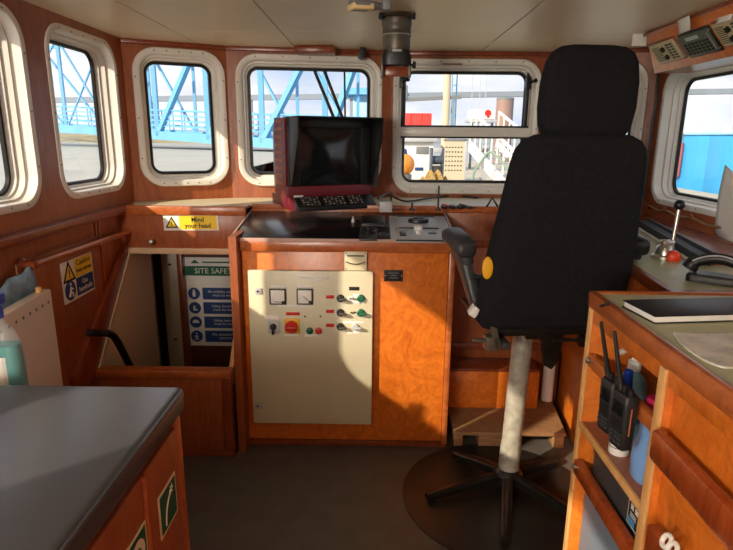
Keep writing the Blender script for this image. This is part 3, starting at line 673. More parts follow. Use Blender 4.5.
# side shelf that carries bottle and packet, hidden behind the bench
tag(obj('bench_end_shelf', box(NB(), -1.17, -.93, 1.30, 1.53, .72, .75, .004), M_wall), 'low wooden shelf behind the bench under the spray bottle', 'shelf')
tag(obj('shelf_support', box(NB(), -1.16, -.97, 1.302, 1.34, 0, .72, .004), M_wall), 'plain board carrying the low shelf behind the bench', 'panel')
sp = PY(8, 360, 1.45)
spb = thing('spray_bottle', 'clear spray bottle of teal cleaner with blue trigger beside the heater', 'bottle', (sp.x, 1.45, .75))
def bl(z, hw, ht_, dx=0): return sup(sp.x+dx, 1.45, z, hw, ht_, 2.6, 24)
zt = PY(8, 318, 1.45).z
zl = PY(20, 344, 1.45).z
M_teal = mk('teal_cleaner', (22, 150, 150), .2); M_clear = mk('clear_plastic', (206, 214, 214), .15, alpha=.22)
obj('liquid', loops(NB(), [bl(.752, .036, .026), bl(.76, .040, .029), bl(zl-.04, .040, .029), bl(zl, .036, .027)], cap0=True, cap1=True), M_teal, spb)
obj('shell', loops(NB(), [bl(.750, .038, .028), bl(.76, .0425, .031), bl(zl-.04, .0425, .031), bl(zl, .038, .029), bl(zl+.04, .030, .024, -.006), bl(zt-.015, .016, .015, -.012), bl(zt, .014, .014, -.012)], cap0=True), M_clear, spb)
obj('label', loops(NB(), [bl(.78, .0435, .032, -.014), bl(zl-.03, .0435, .032, -.014)]), M_white, spb)
g = NB(); box(g, sp.x-.04, sp.x+.005, 1.415, 1.4185, .79, .82, .001); obj('label_print', g, M_yel, spb)
g = NB(); box(g, sp.x-.045, sp.x-.01, 1.414, 1.4175, .83, .85, .001); obj('label_print', g, M_ink, spb)
g = NB(); lathe(g, [(.017, 0), (.017, .03), (.012, .034), (.012, .045)], (sp.x-.012, 1.45, zt), (0, 0, 1), 14); box(g, sp.x-.06, sp.x+.012, 1.436, 1.464, zt+.04, zt+.07, .006)
prism(g, [(sp.x-.045, 1.44, zt+.045), (sp.x-.058, 1.44, zt-.0), (sp.x-.05, 1.44, zt-.0), (sp.x-.03, 1.44, zt+.045)], (0, .02, 0), .002)
obj('trigger_head', g, mk('blue_trigger', (36, 60, 160), .35), spb)
# striped packet tucked behind the heater
pp = PX(12, 297, -1.33)
g = NB(); Mq = frame((-1.318, pp.y-.02, hz-.16), (0, 1, .0), (0, 0, 1))
L = []
for q in range(7):
    v = .20*q/6; L.append([Vector((-.12+.26*i/8, v+.006*sin(i*1.9)+.05*i/8*(q/6), .012*sin(i*1.3+q)*.6+.006)) for i in range(9)])
pk = tag(obj('wipes_packet', loops(g, L, closed=False, M=Mq), mk('blue_grey_packet', (128, 158, 182), .35, var=.45, vs_=16)), 'crumpled blue and white packet wedged behind the white heater', 'packet')
pk.modifiers.new('s', 'SOLIDIFY').thickness = .012

# ------------------------------------------------------------------ floor mat, pallet step, box
mc = PZ(490, 496, 0)
tag(obj('floor_mat', lathe(NB(), [(.43, 0), (.43, .004), (.42, .006), (0, .006)], (mc.x+.04, mc.y, 0), (0, 0, 1), 56), M_mat), 'worn black round floor mat under the helm chair base', 'mat')
pz = .085
pl = thing('pallet_step', 'worn wooden pallet platform on the floor in front of the box step', 'pallet', (.7, 2.8, 0))
px0, px1, py0, py1 = .425, 1.0, 2.60, 3.02
obj('top_board', prism(NB(), [(px0, py0, pz-.018), (px1, py0, pz-.018), (px1+.045, py1, pz-.018), (px0, py1, pz-.018)], (0, 0, .018), .002), M_ply, pl)
for x0, x1 in ((px0+.004, px0+.05), (.555, .765), (px1-.06, px1-.006)):
    obj('block', box(NB(), x0, x1, py0+.006, py0+.09, 0, pz-.018, .003), M_ply, pl)
for x0, x1 in ((px0+.004, px0+.05), (px1-.06, px1-.006)):
    obj('block', box(NB(), x0, x1, py1-.09, py1-.01, 0, pz-.018, .003), M_ply, pl)
bb = thing('box_step', 'open-backed orange wooden box step standing on the pallet', 'box', (.65, 2.95, pz))
fy = 2.87
z1 = PY(500, 372, fy).z
obj('front_board', box(NB(), .41, .925, fy, fy+.02, pz, z1, .003), M_wood, bb)
obj('side_board', box(NB(), .905, .925, fy+.02, 3.03, pz, z1, .003), M_pale, bb)
obj('side_board', box(NB(), .41, .43, fy+.02, 3.03, pz, z1, .003), M_wood, bb)
obj('top_board', box(NB(), .41, .925, fy+.0, 3.035, z1, z1+.015, .003), M_woodd, bb)
wc = PY(548.5, 355, 2.985)
tag(obj('paper_roll', lathe(NB(), [(.0, 0), (.032, 0), (.032, wc.z-pz-.006), (.028, wc.z-pz), (0, wc.z-pz)], (wc.x+.012, 2.985, pz), (0, 0, 1), 20), M_white), 'white paper roll standing in the corner beside the box step', 'roll')

# ------------------------------------------------------------------ helm chair
CPX, CPY = .625, 2.27
chr_ = thing('helm_chair', 'black fabric helm chair with headrest on a worn steel pedestal', 'chair', (0, 0, 0))
TH = radians(6)
MCh = Matrix.Translation((CPX+.040, CPY, 0)) @ Matrix.Rotation(TH, 4, 'Z')
# pedestal (unrotated)
obj('post', lathe(NB(), [(.046, .085), (.046, .20), (.043, .24), (.043, .80)], (CPX, CPY, 0), (.028, 0, 1), 28), M_steel, chr_)
obj('hub', lathe(NB(), [(.03, .02), (.062, .03), (.066, .075), (.052, .095), (.046, .10)], (CPX, CPY, 0), (0, 0, 1), 24), M_bsteel, chr_)
for tp in ((425, 493), (461, 453), (558, 457), (590, 520), (506, 547)):
    t = PZ(*tp, .05); d = Vector((t.x-CPX, t.y-CPY, 0)); ln = min(max(d.length, .30), .40); d.normalize(); nn = Vector((-d.y, d.x, 0))
    lg = NB(); Ls = []
    for s, zc, hw, hh in ((.03, .062, .024, .022), (.15, .054, .022, .019), (ln-.03, .034, .020, .014), (ln, .032, .016, .012)):
        c = Vector((CPX, CPY, zc))+d*s; Ls.append([c+nn*hw*a+Vector((0, 0, hh*b)) for a, b in ((-1, -1), (1, -1), (1, .6), (.6, 1), (-.6, 1), (-1, .6))])
    leg = obj('leg', loops(lg, Ls, True, True, True), M_bsteel, chr_)
    obj('glide', lathe(NB(), [(.018, .006), (.018, .02), (.014, .024)], (CPX+d.x*(ln-.03), CPY+d.y*(ln-.03), 0), (0, 0, 1), 12), M_black, leg)
obj('swivel_bracket', box(NB(), -.03, .13, -.06, .06, .735, .80, .006, MCh), M_bsteel, chr_)
g = NB(); prism(g, [(-.02, -.065, .80), (.13, -.065, .80), (.12, -.065, .64), (.09, -.065, .60), (.055, -.065, .62), (.04, -.065, .72)], (0, .02, 0), .003, MCh)
obj('clamp', g, M_bsteel, chr_)
kn = NB(); tube(kn, [(.08, -.05, .735), (.20, -.055, .725)], .007, 8, MCh)
kn_o = obj('lock_spindle', kn, M_bsteel, chr_)
g = NB(); lathe(g, [(.012, -.012), (.028, -.010), (.030, .01), (.014, .016), (0, .017)], (.215, -.055, .724), (1, 0, 0), 8, MCh); obj('lock_knob', g, M_black, kn_o)
obj('seat_pan', box(NB(), -.23, .24, -.19, .27, .80, .83, .006, MCh), M_bsteel, chr_)
for xx in (-.20, .19): obj('slide_rail', box(NB(), xx, xx+.03, -.26, .24, .772, .80, .004, MCh), M_dgrey, chr_)
obj('slide_bar', tube(NB(), [(.02, -.20, .785), (.16, -.22, .79), (.25, -.21, .80)], .006, 8, MCh), M_bsteel, chr_)
g = NB(); box(g, .24, .275, -.24, -.20, .75, .81, .006, MCh); box(g, .27, .31, -.235, -.215, .755, .775, .004, MCh); obj('adjuster_block', g, M_black, chr_)
g = NB(); box(g, -.26, -.21, -.25, -.20, .765, .82, .004, MCh); box(g, -.31, -.23, -.245, -.225, .80, .812, .003, MCh); prism(g, [(-.26, -.25, .90), (-.235, -.25, .90), (-.20, -.25, .78), (-.225, -.25, .78)], (0, .03, 0), .003, MCh)
obj('hinge_bracket', g, M_brass, chr_)
obj('seat_cushion', loops(NB(), [sup(0, .04, z, hw, hd, 5, 36) for z, hw, hd in ((.83, .20, .19), (.84, .225, .215), (.89, .23, .22), (.92, .22, .215), (.93, .20, .19))], cap0=True, cap1=True, M=MCh), M_fab, chr_, 60)
# backrest: loft of rounded sections, reclined
def rec(z): return -.20-.125*(z-.85)/.70
bz = [(.845, .185, .035, -.215), (.85, .235, .05, -.215), (.875, .258, .062, -.216), (.97, .266, .072, -.218), (1.10, .264, .074, -.222), (1.25, .254, .072, -.228), (1.38, .242, .068, -.235), (1.47, .232, .063, -.240), (1.515, .222, .058, -.243), (1.545, .200, .048, -.245), (1.562, .165, .035, -.246), (1.568, .12, .022, -.246)]
back = obj('backrest', loops(NB(), [sup(-.016*max(0, 1.3-z)/.4, rec(z), z, hw+.016*max(0, 1.3-z)/.4, ht_, 4.2, 40) for z, hw, ht_, cy in bz], cap0=True, cap1=True, M=MCh), M_fab, chr_, 60)
g = NB()
for zz, hw in ((.905, .261),): tube(g, [Vector((p.x, p.y, zz)) for p in sup(0, rec(.905), 0, hw+.001, .064, 4.2, 48)+[sup(0, rec(.905), 0, hw+.001, .064, 4.2, 48)[0]]], .0035, 6, MCh)
obj('seam', g, M_fab, back)
hzs = [(1.555, .115, .03), (1.565, .142, .042), (1.59, .155, .05), (1.65, .162, .054), (1.73, .160, .053), (1.79, .150, .047), (1.82, .134, .038), (1.836, .108, .026), (1.841, .075, .014)]
obj('headrest', loops(NB(), [sup(0, rec(1.56)-.06*(z-1.56), z, hw, ht_, 3.6, 40) for z, hw, ht_ in hzs], cap0=True, cap1=True, M=MCh), M_fab, chr_, 60)
for xx in (-.06, .06): obj('headrest_rod', tube(NB(), [(xx, rec(1.56), 1.53), (xx, rec(1.56), 1.6)], .007, 8, MCh), M_chrome, chr_)
# arm rests
def arm(s):
    x = -.328 if s < 0 else .365
    L = []
    for yy, zz, hw, hh in ((-.16, 1.135, .030, .020), (-.15, 1.140, .038, .032), (-.05, 1.150, .040, .036), (.06, 1.158, .040, .034), (.12, 1.150, .036, .026), (.135, 1.145, .02, .012)):
        L.append([Vector((x+hw*math.copysign(abs(cos(t))**.6, cos(t)), yy, zz+hh*math.copysign(abs(sin(t))**.6, sin(t)))) for t in [2*pi*k/20 for k in range(20)]])
    ar = obj('armrest', loops(NB(), L, True, True, True, MCh), mk('charcoal_armrest', (50, 50, 53), .5) if s < 0 else M_black, chr_, 60)
    L = []
    for zz, yy, hy, hx in ((1.13, -.06, .085, .034), (1.08, -.07, .075, .034), (1.075, -.07, .06, .028), (1.00, -.11, .05, .025), (.90, -.15, .035, .02), (.865, -.16, .025, .014))[:3 if s > 0 else 6]:
        if s > 0: zz = max(zz, 1.09+.002*yy)
        L.append([v for v in sup(x+.22*s*-1*(1.13-zz), yy, zz, hx, hy, 3, 20)])
    obj('arm_shell', loops(NB(), L, True, True, True, MCh), M_dgrey if s < 0 else M_black, ar, 60)
    obj('pivot_bolt', tube(NB(), [(s*.25, -.18, 1.03), (s*.32, -.10, 1.03)], .012, 10, MCh), M_black, ar)
    return ar
arm(-1); arm(1)
kp = PY(487.5, 268, 1.955)
obj('tilt_knob', loops(NB(), [[Vector((kp.x+r*.020*cos(t), kp.y+yy, kp.z+r*.042*sin(t))) for t in [2*pi*k/20 for k in range(20)]] for yy, r in ((.05, .5), (.012, .8), (.0, 1), (-.008, .9), (-.010, .6))], True, True, True), M_ylk, chr_)
cl = PY(474, 315, 2.0)
g = NB(); prism(g, [(cl.x-.02, cl.y, cl.z), (cl.x+.002, cl.y, cl.z+.035), (cl.x+.022, cl.y, cl.z+.02), (cl.x+.012, cl.y, cl.z-.005), (cl.x+.004, cl.y, cl.z-.015)], (0, .05, 0), .004)
tag(obj('crumpled_tissue', g, M_paper), 'crumpled white paper caught below the chair armrest', 'tissue')

# ------------------------------------------------------------------ starboard console
SZ = 1.08
rc = thing('side_console', 'orange wooden side console with pale green top along the window wall', 'console', (1.3, 2.4, 0))
SP = [(1.10, 3.055), (1.035, 2.54), (.965, 1.74), (1.57, 1.74), (1.57, 3.05)]
obj('face_panel', prism(NB(), [(SP[0][0], SP[0][1], 0), (SP[2][0], SP[2][1], 0), (SP[2][0]+.02, SP[2][1], 0), (SP[0][0]+.02, SP[0][1], 0)], (0, 0, SZ-.03), 0), M_wood, rc)
obj('end_panel', box(NB(), .985, 1.57, 1.742, 1.76, 0, SZ-.03, .002), M_wood, rc)
obj('top', prism(NB(), [(x, y, SZ-.012) for x, y in SP], (0, 0, .012), 0), M_lino, rc)
g = NB(); beam(g, (SP[0][0]-.008, SP[0][1], SZ-.018), (SP[2][0]-.008, SP[2][1], SZ-.018), .022, .04); beam(g, (SP[2][0]-.018, 1.735, SZ-.018), (1.575, 1.735, SZ-.018), .022, .04)
obj('edging', g, M_woodd, rc)
s0 = PZ(640, 226, SZ+.02); s1 = PZ(694, 259, SZ+.02)
def strip(w, h, off, mat, name, z=0):
    d = (s1-s0).normalized(); nn = Vector((-d.y, d.x, 0)); g = NB(); beam(g, s0-d*.1+nn*off+Vector((0, 0, z)), s1+d*.02+nn*off+Vector((0, 0, z)), w, h); obj(name, g, mat, rc)
strip(.05, .04, .03, M_ink, 'black_channel', 0); strip(.006, .010, -.004, M_white, 'white_cable', -.012); strip(.012, .05, .062, M_dgrey, 'channel_lip', .008)
obj('riser_board', prism(NB(), [(s0.x+.07, s0.y+.1, SZ), (s1.x+.07, s1.y-.02, SZ), (1.585, s1.y-.02, SZ), (1.585, s0.y+.1, SZ)], (0, 0, .03), .002), M_wall, rc)
# throttle
tb = PZ(664, 258, SZ)
th = thing('throttle_lever', 'metal engine throttle with black ball lever and red knob on the pale console top', 'throttle', tb)
obj('base', lathe(NB(), [(.05, 0), (.05, .012), (.040, .018), (.036, .045), (.028, .055), (0, .056)], tb, (0, 0, 1), 24), M_chrome, th)
g = NB(); box(g, tb.x-.02, tb.x+.03, tb.y-.018, tb.y+.02, SZ+.04, SZ+.075, .006); obj('lever_housing', g, M_chrome, th)
ltop = PY(679.5, 205, tb.y+.01); l0 = Vector((tb.x+.025, tb.y, SZ+.05))
lv = obj('lever', tube(NB(), [l0, ltop], .008, 10), M_chrome, th)
obj('ball_knob', lathe(NB(), [(.0, -.022), (.012, -.018), (.02, -.008), (.021, .002), (.016, .014), (.008, .02), (0, .021)], ltop, (0, 0, 1), 20), M_black, th)
rk = PY(673.5, 257, tb.y-.05)
l2 = obj('short_lever', tube(NB(), [Vector((tb.x+.01, tb.y-.01, SZ+.05)), rk], .007, 10), M_chrome, th)
obj('red_knob', lathe(NB(), [(.012, .024), (.024, .016), (.028, .0), (.024, -.016), (.012, -.022), (0, -.024)], rk, (-.3, -1, .1), 20), M_orange, th)
# telephone handset on cradle
pb = PZ(716, 283, SZ)
ph = thing('telephone_handset', 'black telephone handset lying on a cradle on the side console', 'telephone', pb)
MP = Matrix.Translation(pb) @ Matrix.Rotation(radians(-38), 4, 'Z')
obj('cradle', loops(NB(), [rrect(-.09, .11, -.035, .045, .02, i, w) for i, w in ((0, 0), (0, .02), (.006, .028), (.02, .028))], cap0=True, cap1=True, M=MP), M_black, ph)
hp = smoothpts([(-.085, 0, .040), (-.07, 0, .062), (-.02, 0, .082), (.03, 0, .080), (.08, 0, .058), (.095, 0, .036)], 4)
obj('handset', tube(NB(), [MP @ p for p in hp], .02, 12, rs=[.026 if i < 4 or i > len(hp)-5 else .019 for i in range(len(hp))]), M_black, ph)
obj('trim_line', tube(NB(), [MP @ (p+Vector((0, -.017, .012))) for p in hp[3:-3]], .003, 6), M_lgrey, ph)
g = NB(); pts = [MP @ Vector((.10+.02*cos(t), .012*sin(t)*1.0-.0, .016+.004*t/6)) for t in [i*.5 for i in range(6)]]
tube(g, [MP @ Vector(p) for p in ((.09, -.02, .03), (.14, -.03, .012), (.17, .02, .01), (.15, .06, .012))], .005, 8); obj('cord', g, M_black, ph)
# papers and cable on right wall
a = uv(MR, 721, 200)[0]
g = NB(); zz0, zz1 = uv(MR, 730, 236)[1], uv(MR, 731, 165)[1]
L = [[Vector((a+i*.03, zz0+(zz1-zz0)*q/5-(.0 if i else .0)-.01*i, .006+.02*sin(q*.6)*.5+.004*i)) for i in range(8)] for q in range(6)]
loops(g, L, closed=False, M=MR); pa = tag(obj('wall_paper_sheet', g, M_paper), 'white paper sheet hanging beside the window over the telephone', 'paper'); pa.modifiers.new('s', 'SOLIDIFY').thickness = .0012
zc = uv(MR, 660, 208)[1]
g = NB(); tube(g, smoothpts([(.0, zc+.012, .014), (.10, zc+.004, .014), (.22, zc-.012, .014), (.30, zc+.0, .014), (.42, zc-.016, .014), (.55, zc-.006, .014), (.70, zc-.02, .014), (.95, zc-.005, .014)], 5), .007, 8, MR)
cb = tag(obj('wall_cable', g, mk('brown_cable', (140, 104, 60), .5)), 'brown cable pinned along the wall under the blue hull window', 'cable')
for uu in (.10, .30, .55): obj('cable_clip', box(NB(), uu-.008, uu+.008, zc-.018, zc+.016, 0, .024, .003, MR), M_woodd, cb)
# conduit by window corner (front right)
MFR, _l = fframe('front_right')
uu = _l-.012
g = NB(); p0 = PX(652, 92, 1.585); p1 = PX(647, 128, 1.585)
tube(g, smoothpts([(1.575, 3.31, 1.90), (1.57, 3.30, 1.84), (1.578, 3.30, 1.74), (1.572, 3.30, 1.62), (1.575, 3.30, 1.22)], 5), .008, 8)
tag(obj('corner_conduit', g, M_dgrey), 'dark cable running down the corner beside the helm chair headrest', 'cable')

# ------------------------------------------------------------------ chart table / shelf cabinet
KX, KY, KZ = .602, 1.502, 1.139
kt = thing('chart_table', 'orange wooden chart table with pale green top and open shelves', 'table', (1.0, .6, 0))
obj('top_board', box(NB(), KX+.012, 1.56, -.4, KY-.012, KZ-.03, KZ-.006, 0), M_wood, kt)
obj('lino', box(NB(), KX+.022, 1.555, -.4, KY-.02, KZ-.008, KZ-.001, 0), M_lino, kt)
obj('edging', box(NB(), KX-.004, KX+.020, -.4, KY+.004, KZ-.042, KZ+.004, .008), M_wooded, kt)
obj('edging', box(NB(), KX-.004, 1.56, KY-.018, KY+.006, KZ-.042, KZ+.004, .008), M_wooded, kt)
obj('end_panel', box(NB(), KX+.004, 1.50, KY-.024, KY-.004, 0, KZ-.03, .002), M_wood, kt)
obj('pale_lipping', box(NB(), KX, KX+.006, KY-.025, KY-.003, 0, KZ-.04, .001), M_pale, kt)
obj('apron', box(NB(), KX+.006, KX+.022, -.4, KY-.024, KZ-.082, KZ-.03, .002), M_wood, kt)
YD = 1.085
obj('divider', box(NB(), KX+.0065, .99, YD-.012, YD+.012, 0, KZ-.082, .001), M_wood, kt)
obj('divider_lipping', box(NB(), KX-.001, KX+.006, YD-.013, YD+.013, 0, KZ-.046, .001), M_pale, kt)
ZS = .758
obj('shelf', box(NB(), KX+.008, .99, YD+.012, KY-.024, ZS-.018, ZS, .001), mk('brown_shelf_laminate', (140, 84, 62), .4), kt)
obj('shelf_lipping', box(NB(), KX, KX+.009, YD+.012, KY-.024, ZS-.019, ZS+.001, .001), M_pale, kt)
obj('back_panel', box(NB(), .99, 1.005, YD, KY-.02, 0, KZ-.03, 0), M_wood, kt)
obj('bottom_board', box(NB(), KX+.01, .99, YD+.012, KY-.024, .20, .22, 0), M_wood, kt)
obj('recess_panel', box(NB(), KX+.023, KX+.038, -.4, YD-.012, 0, KZ-.04, 0), M_wood, kt)
obj('recess_back', box(NB(), .99, 1.005, -.4, YD-.012, 0, KZ-.03, 0), M_wood, kt)
MKf = frame((KX, 0, 0), (0, -1, 0), (0, 0, 1))
def kf(px, py): q = uv(MKf, px, py); return -q[0], q[1]
ra = kf(592, 360); 
obj('fiddle_rail', box(NB(), KX+.002, KX+.022, YD+.012, KY-.024, ra[1]-.03, ra[1]+.006, .004), M_wooded, kt)
obj('rail_bolt', lathe(NB(), [(.009, 0), (.009, .006), (.005, .009), (0, .0095)], (KX+.001, 1.462, ra[1]-.01), (-1, 0, 0), 12), M_chrome, kt)
rb = kf(583, 474)
obj('fiddle_rail', box(NB(), KX-.004, KX+.02, YD+.012, KY-.024, rb[1]-.035, rb[1]+.01, .004), M_rail, kt)
obj('rail_bolt', lathe(NB(), [(.008, 0), (.008, .006), (.005, .008), (0, .0085)], (KX-.004, 1.466, rb[1]-.01), (-1, 0, 0), 12), M_chrome, kt)
rcx = kf(664, 432)
obj('fiddle_rail', box(NB(), KX-.022, KX+.006, -.2, rcx[0]+.01, rcx[1]-.065, rcx[1]+.004, .009), M_rail, kt)
rl = kf(662, 532)
obj('fiddle_rail', box(NB(), KX-.018, KX+.006, -.2, rl[0]+.03, rl[1]-.10, rl[1]-.0, .008), M_rail, kt)
# things on the chart table
a = PZ(622.6, 300, KZ+.018); b = PZ(655, 316.5, KZ+.018)
vdir = (a-b).normalized(); udir = Vector((vdir.y, -vdir.x, 0))
MN = frame(Vector((b.x, b.y, KZ)), udir, vdir); ln_ = (a-b).length
nb = thing('notebook', 'black hardcover notebook with cream page block on the chart table', 'book', (b.x, b.y, KZ))
obj('back_cover', box(NB(), 0, .30, 0, ln_, 0, .002, .0008, MN), M_ink, nb)
obj('pages', box(NB(), .004, .298, .003, ln_-.003, .002, .016, .001, MN), M_paper, nb)
obj('front_cover', box(NB(), 0, .30, 0, ln_, .016, .0185, .0008, MN), mk('black_book_cover', (26, 26, 32), .45, bump=.1, bs=200), nb)
c = PZ(676, 336, KZ); 
mt_ = mk('mottled_chart_print', (206, 202, 192), .5, var=.28, vs_=18)
pts = [PZ(*q, KZ) for q in ((673, 334), (700, 335), (736, 336), (760, 340), (770, 362), (733, 369), (712, 365), (695, 356), (681, 345))]
tag(obj('chart_mat', prism(NB(), [(p.x, p.y, KZ) for p in smoothpts(pts, 3)], (0, 0, .004), 0), mt_), 'round-ended mottled white laminated sheet on the chart table', 'mat')
a = PZ(600, 306.5, KZ+.004); b = PZ(611, 303, KZ+.004)
tag(obj('pen', tube(NB(), [a, a+(b-a)*.15, a+(b-a)*.8, b], .0035, 8, rs=[.002, .0035, .0035, .002]), M_ink), 'thin black pen at the corner of the chart table', 'pen')
# handheld radios clipped on the rail
M_rad = mk('rugged_black_radio', (34, 33, 33), .5, bump=.1, bs=90)
def radio(pxc, pyt, pyb, label, xo, tilt, at, w=.056):
    yy, zt_ = kf(pxc, pyt); _, zb_ = kf(pxc, pyb); h = zt_-zb_; x = KX-xo
    Mr = Matrix.Translation((x, yy, zb_)) @ Matrix.Rotation(radians(-90+tilt), 4, 'Z') @ Matrix.Rotation(radians(0), 4, 'X')   # local: x width, y depth (+y to the shelf), z up
    r = thing('handheld_radio', label, 'radio', (x, yy, zb_), 'handheld radios clipped to the shelf rail')
    L = [sup(0, 0, z, hw, hd, 5, 28) for z, hw, hd in ((0, w*.40, .012), (.004, w*.46, .016), (h*.5, w*.48, .017), (h*.78, w*.5, .019), (h*.96, w*.5, .018), (h, w*.44, .014))]
    obj('body', loops(NB(), L, True, True, True, Mr), M_rad, r, 50)
    g = NB(); box(g, -w*.36, w*.36, -.0195, -.014, h*.62, h*.86, .002, Mr); obj('display', g, M_screen, r)
    g = NB()
    for i in range(5): box(g, -w*.32, w*.32, -.0185, -.014, h*.40+i*h*.035, h*.415+i*h*.035, .0008, Mr)
    obj('speaker_grille', g, M_ink, r)
    g = NB()
    for i in range(3):
        for j in range(3): box(g, -w*.34+i*w*.26, -w*.16+i*w*.26, -.0188, -.014, h*.10+j*h*.08, h*.15+j*h*.08, .001, Mr)
    obj('keypad', g, M_dgrey, r)
    for kx, kh, mt in ((-.008, .014, M_black), (.014, .012, M_black)): obj('control_knob', lathe(NB(), [(.007, h-.002), (.007, h+kh), (.005, h+kh+.002), (0, h+kh+.002)], (kx, 0, 0), (0, 0, 1), 12, Mr), mt, r)
    t = Vector((KX-xo-.004, *kf(*at))); b0 = Mr @ Vector((-w*.32, 0, h-.004))
    obj('antenna', tube(NB(), [b0, b0+(t-b0)*.18, b0+(t-b0)*.22, t], .006, 10, rs=[.0075, .0075, .0058, .0042]), M_black, r)
    obj('belt_clip', box(NB(), -w*.2, w*.2, .017, xo-.002 if xo < .05 else .04, h*.66, h*.74, .002, Mr), M_bsteel, r)
    tube_g = NB(); tube(tube_g, [Mr @ Vector((w*.5, -.002, h*.3)), Mr @ Vector((w*.505, -.002, h*.8))], .002, 6); obj('orange_stripe', tube_g, mk('dull_orange', (150, 84, 50), .5), r)
    return r
radio(625, 380, 438, 'black handheld radio with the longer leaning antenna on the shelf rail', .028, 12, (614, 322), .05)
radio(640, 393, 455, 'black handheld radio with orange side stripe and short antenna on the shelf rail', .030, 12, (629, 331), .054)
# shelf contents
def lath(name, x, y, z, prof, mat, par, n=20): return obj(name, lathe(NB(), prof, (x, y, z), (0, 0, 1), n), mat, par)
bt = thing('pump_bottle', 'blue and white pump bottle at the end of the open shelf', 'bottle', (.70, 1.40, ZS))
lath('body', .70, 1.40, ZS, [(.0, 0), (.036, 0), (.038, .006), (.038, .15), (.030, .175), (.014, .19), (.014, .2)], mk('blue_white_label', (140, 200, 232), .35, var=.35, vs_=25), bt)
lath('collar', .70, 1.40, ZS, [(.017, .195), (.017, .22), (.008, .225), (.006, .25), (0, .251)], M_white, bt)
obj('spout', tube(NB(), [(.70, 1.40, ZS+.25), (.68, 1.40, ZS+.255), (.655, 1.395, ZS+.245)], .008, 10), M_white, bt)
lath('blue_cap', .665, 1.345, ZS, [(0, .2), (.012, .2), (.012, .235), (0, .236)], mk('cobalt_cap', (30, 74, 190), .35), bt) if False else None
b2 = thing('small_white_bottle', 'small white labelled bottle with cobalt blue cap on the open shelf', 'bottle', (.645, 1.315, ZS))
lath('body', .645, 1.315, ZS, [(.0, 0), (.024, 0), (.025, .004), (.025, .13), (.018, .15), (.011, .158)], M_white, b2)
lath('cap', .645, 1.315, ZS, [(.013, .155), (.013, .19), (.010, .23), (0, .231)], mk('cobalt_cap', (30, 74, 190), .35), b2)
g = NB()
for i in range(6): lathe(g, [(.0254, .02+i*.008), (.0256, .0215+i*.008), (.0254, .023+i*.008)], (.645, 1.315, ZS), (0, 0, 1), 20)
obj('label_lines', g, M_grey, b2)
b3 = thing('blue_drink_bottle', 'translucent pale blue round bottle with magenta cap on the open shelf', 'bottle', (.665, 1.20, ZS))
lath('body', .665, 1.195, ZS, [(.0, 0), (.034, 0), (.042, .012), (.044, .05), (.042, .085), (.034, .11), (.034, .14), (.030, .165), (.022, .18)], mk('pale_blue_plastic', (120, 160, 214), .25), b3)
lath('cap', .665, 1.195, ZS, [(.024, .178), (.028, .182), (.028, .205), (.022, .212), (0, .213)], mk('magenta_cap', (196, 30, 96), .4), b3)
b4 = thing('white_spray_can', 'white cylinder with grey cap deep in the open shelf', 'can', (.80, 1.24, ZS))
lath('body', .80, 1.24, ZS, [(0, 0), (.03, 0), (.031, .004), (.031, .22), (.024, .235)], M_white, b4); lath('cap', .80, 1.24, ZS, [(.022, .233), (.022, .27), (.018, .275), (0, .275)], M_grey, b4)
b5 = thing('dark_tall_bottle', 'dark tall bottle standing behind the magenta-capped bottle', 'bottle', (.78, 1.14, ZS))
lath('body', .78, 1.14, ZS, [(0, 0), (.028, 0), (.029, .004), (.029, .20), (.014, .235), (.014, .27), (0, .271)], M_black, b5)
b6 = thing('white_tub', 'white plastic tub with lid at the back of the open shelf', 'tub', (.90, 1.30, ZS))
lath('body', .90, 1.30, ZS, [(0, 0), (.05, 0), (.056, .12)], M_white, b6); lath('lid', .90, 1.30, ZS, [(.058, .118), (.058, .132), (0, .134)], M_lgrey, b6)
# lower bay
cz = .221
cr_ = thing('storage_crate', 'grey plastic storage crate on the bottom shelf behind the red rail', 'crate', (.8, 1.3, cz))
g = NB()
prism(g, [(.63, 1.115, cz), (.63, 1.455, cz), (.96, 1.455, cz), (.96, 1.115, cz)], (0, 0, .01), 0)
for a4 in ((.63, .642, 1.115, 1.455), (.948, .96, 1.115, 1.455), (.642, .948, 1.115, 1.127), (.642, .948, 1.443, 1.455)): box(g, a4[0], a4[1], a4[2], a4[3], cz, cz+.34, .003)
obj('tub', g, mk('blue_grey_crate', (112, 124, 138), .45), cr_)
obj('rim', plate(NB(), [(.622, 1.107), (.622, 1.463), (.968, 1.463), (.968, 1.107)], [[(.64, 1.125), (.95, 1.125), (.95, 1.445), (.64, 1.445)][::-1]], cz+.34, cz+.355), mk('blue_grey_rim', (124, 134, 146), .45), cr_)
tz = cz+.357
tc_ = thing('tool_case', 'dark grey tool case with printed label resting on the grey crate', 'case', (.75, 1.25, tz))
Mt = Matrix.Translation((.635, 1.112, tz)) @ Matrix.Rotation(radians(0), 4, 'X')
obj('shell', box(NB(), 0, .10, 0, .33, 0, .135, .012, Mt), M_dgrey, tc_)
obj('lid', box(NB(), -.003, .103, -.003, .333, .10, .15, .012, Mt), M_dgrey, tc_)
obj('handle', tube(NB(), smoothpts([Mt @ Vector(p) for p in ((.05, .18, .146), (.05, .20, .152), (.05, .27, .152), (.05, .29, .146))], 4), .009, 8), M_black, tc_)
c0 = kf(627, 505); 
ly0 = .004
Mt = Mt @ Matrix.Translation((0, ly0, .012))
lb = obj('label', box(NB(), -.0045, -.0025, .0, .085, .05, .12, 0, Mt), M_white, tc_)
obj('label_field', box(NB(), -.0052, -.0042, .004, .081, .054, .116, 0, Mt), M_ink, lb)
obj('label_stripe', box(NB(), -.0058, -.005, .045, .078, .057, .072, 0, Mt), mk('label_cyan', (60, 150, 210), .4), lb)
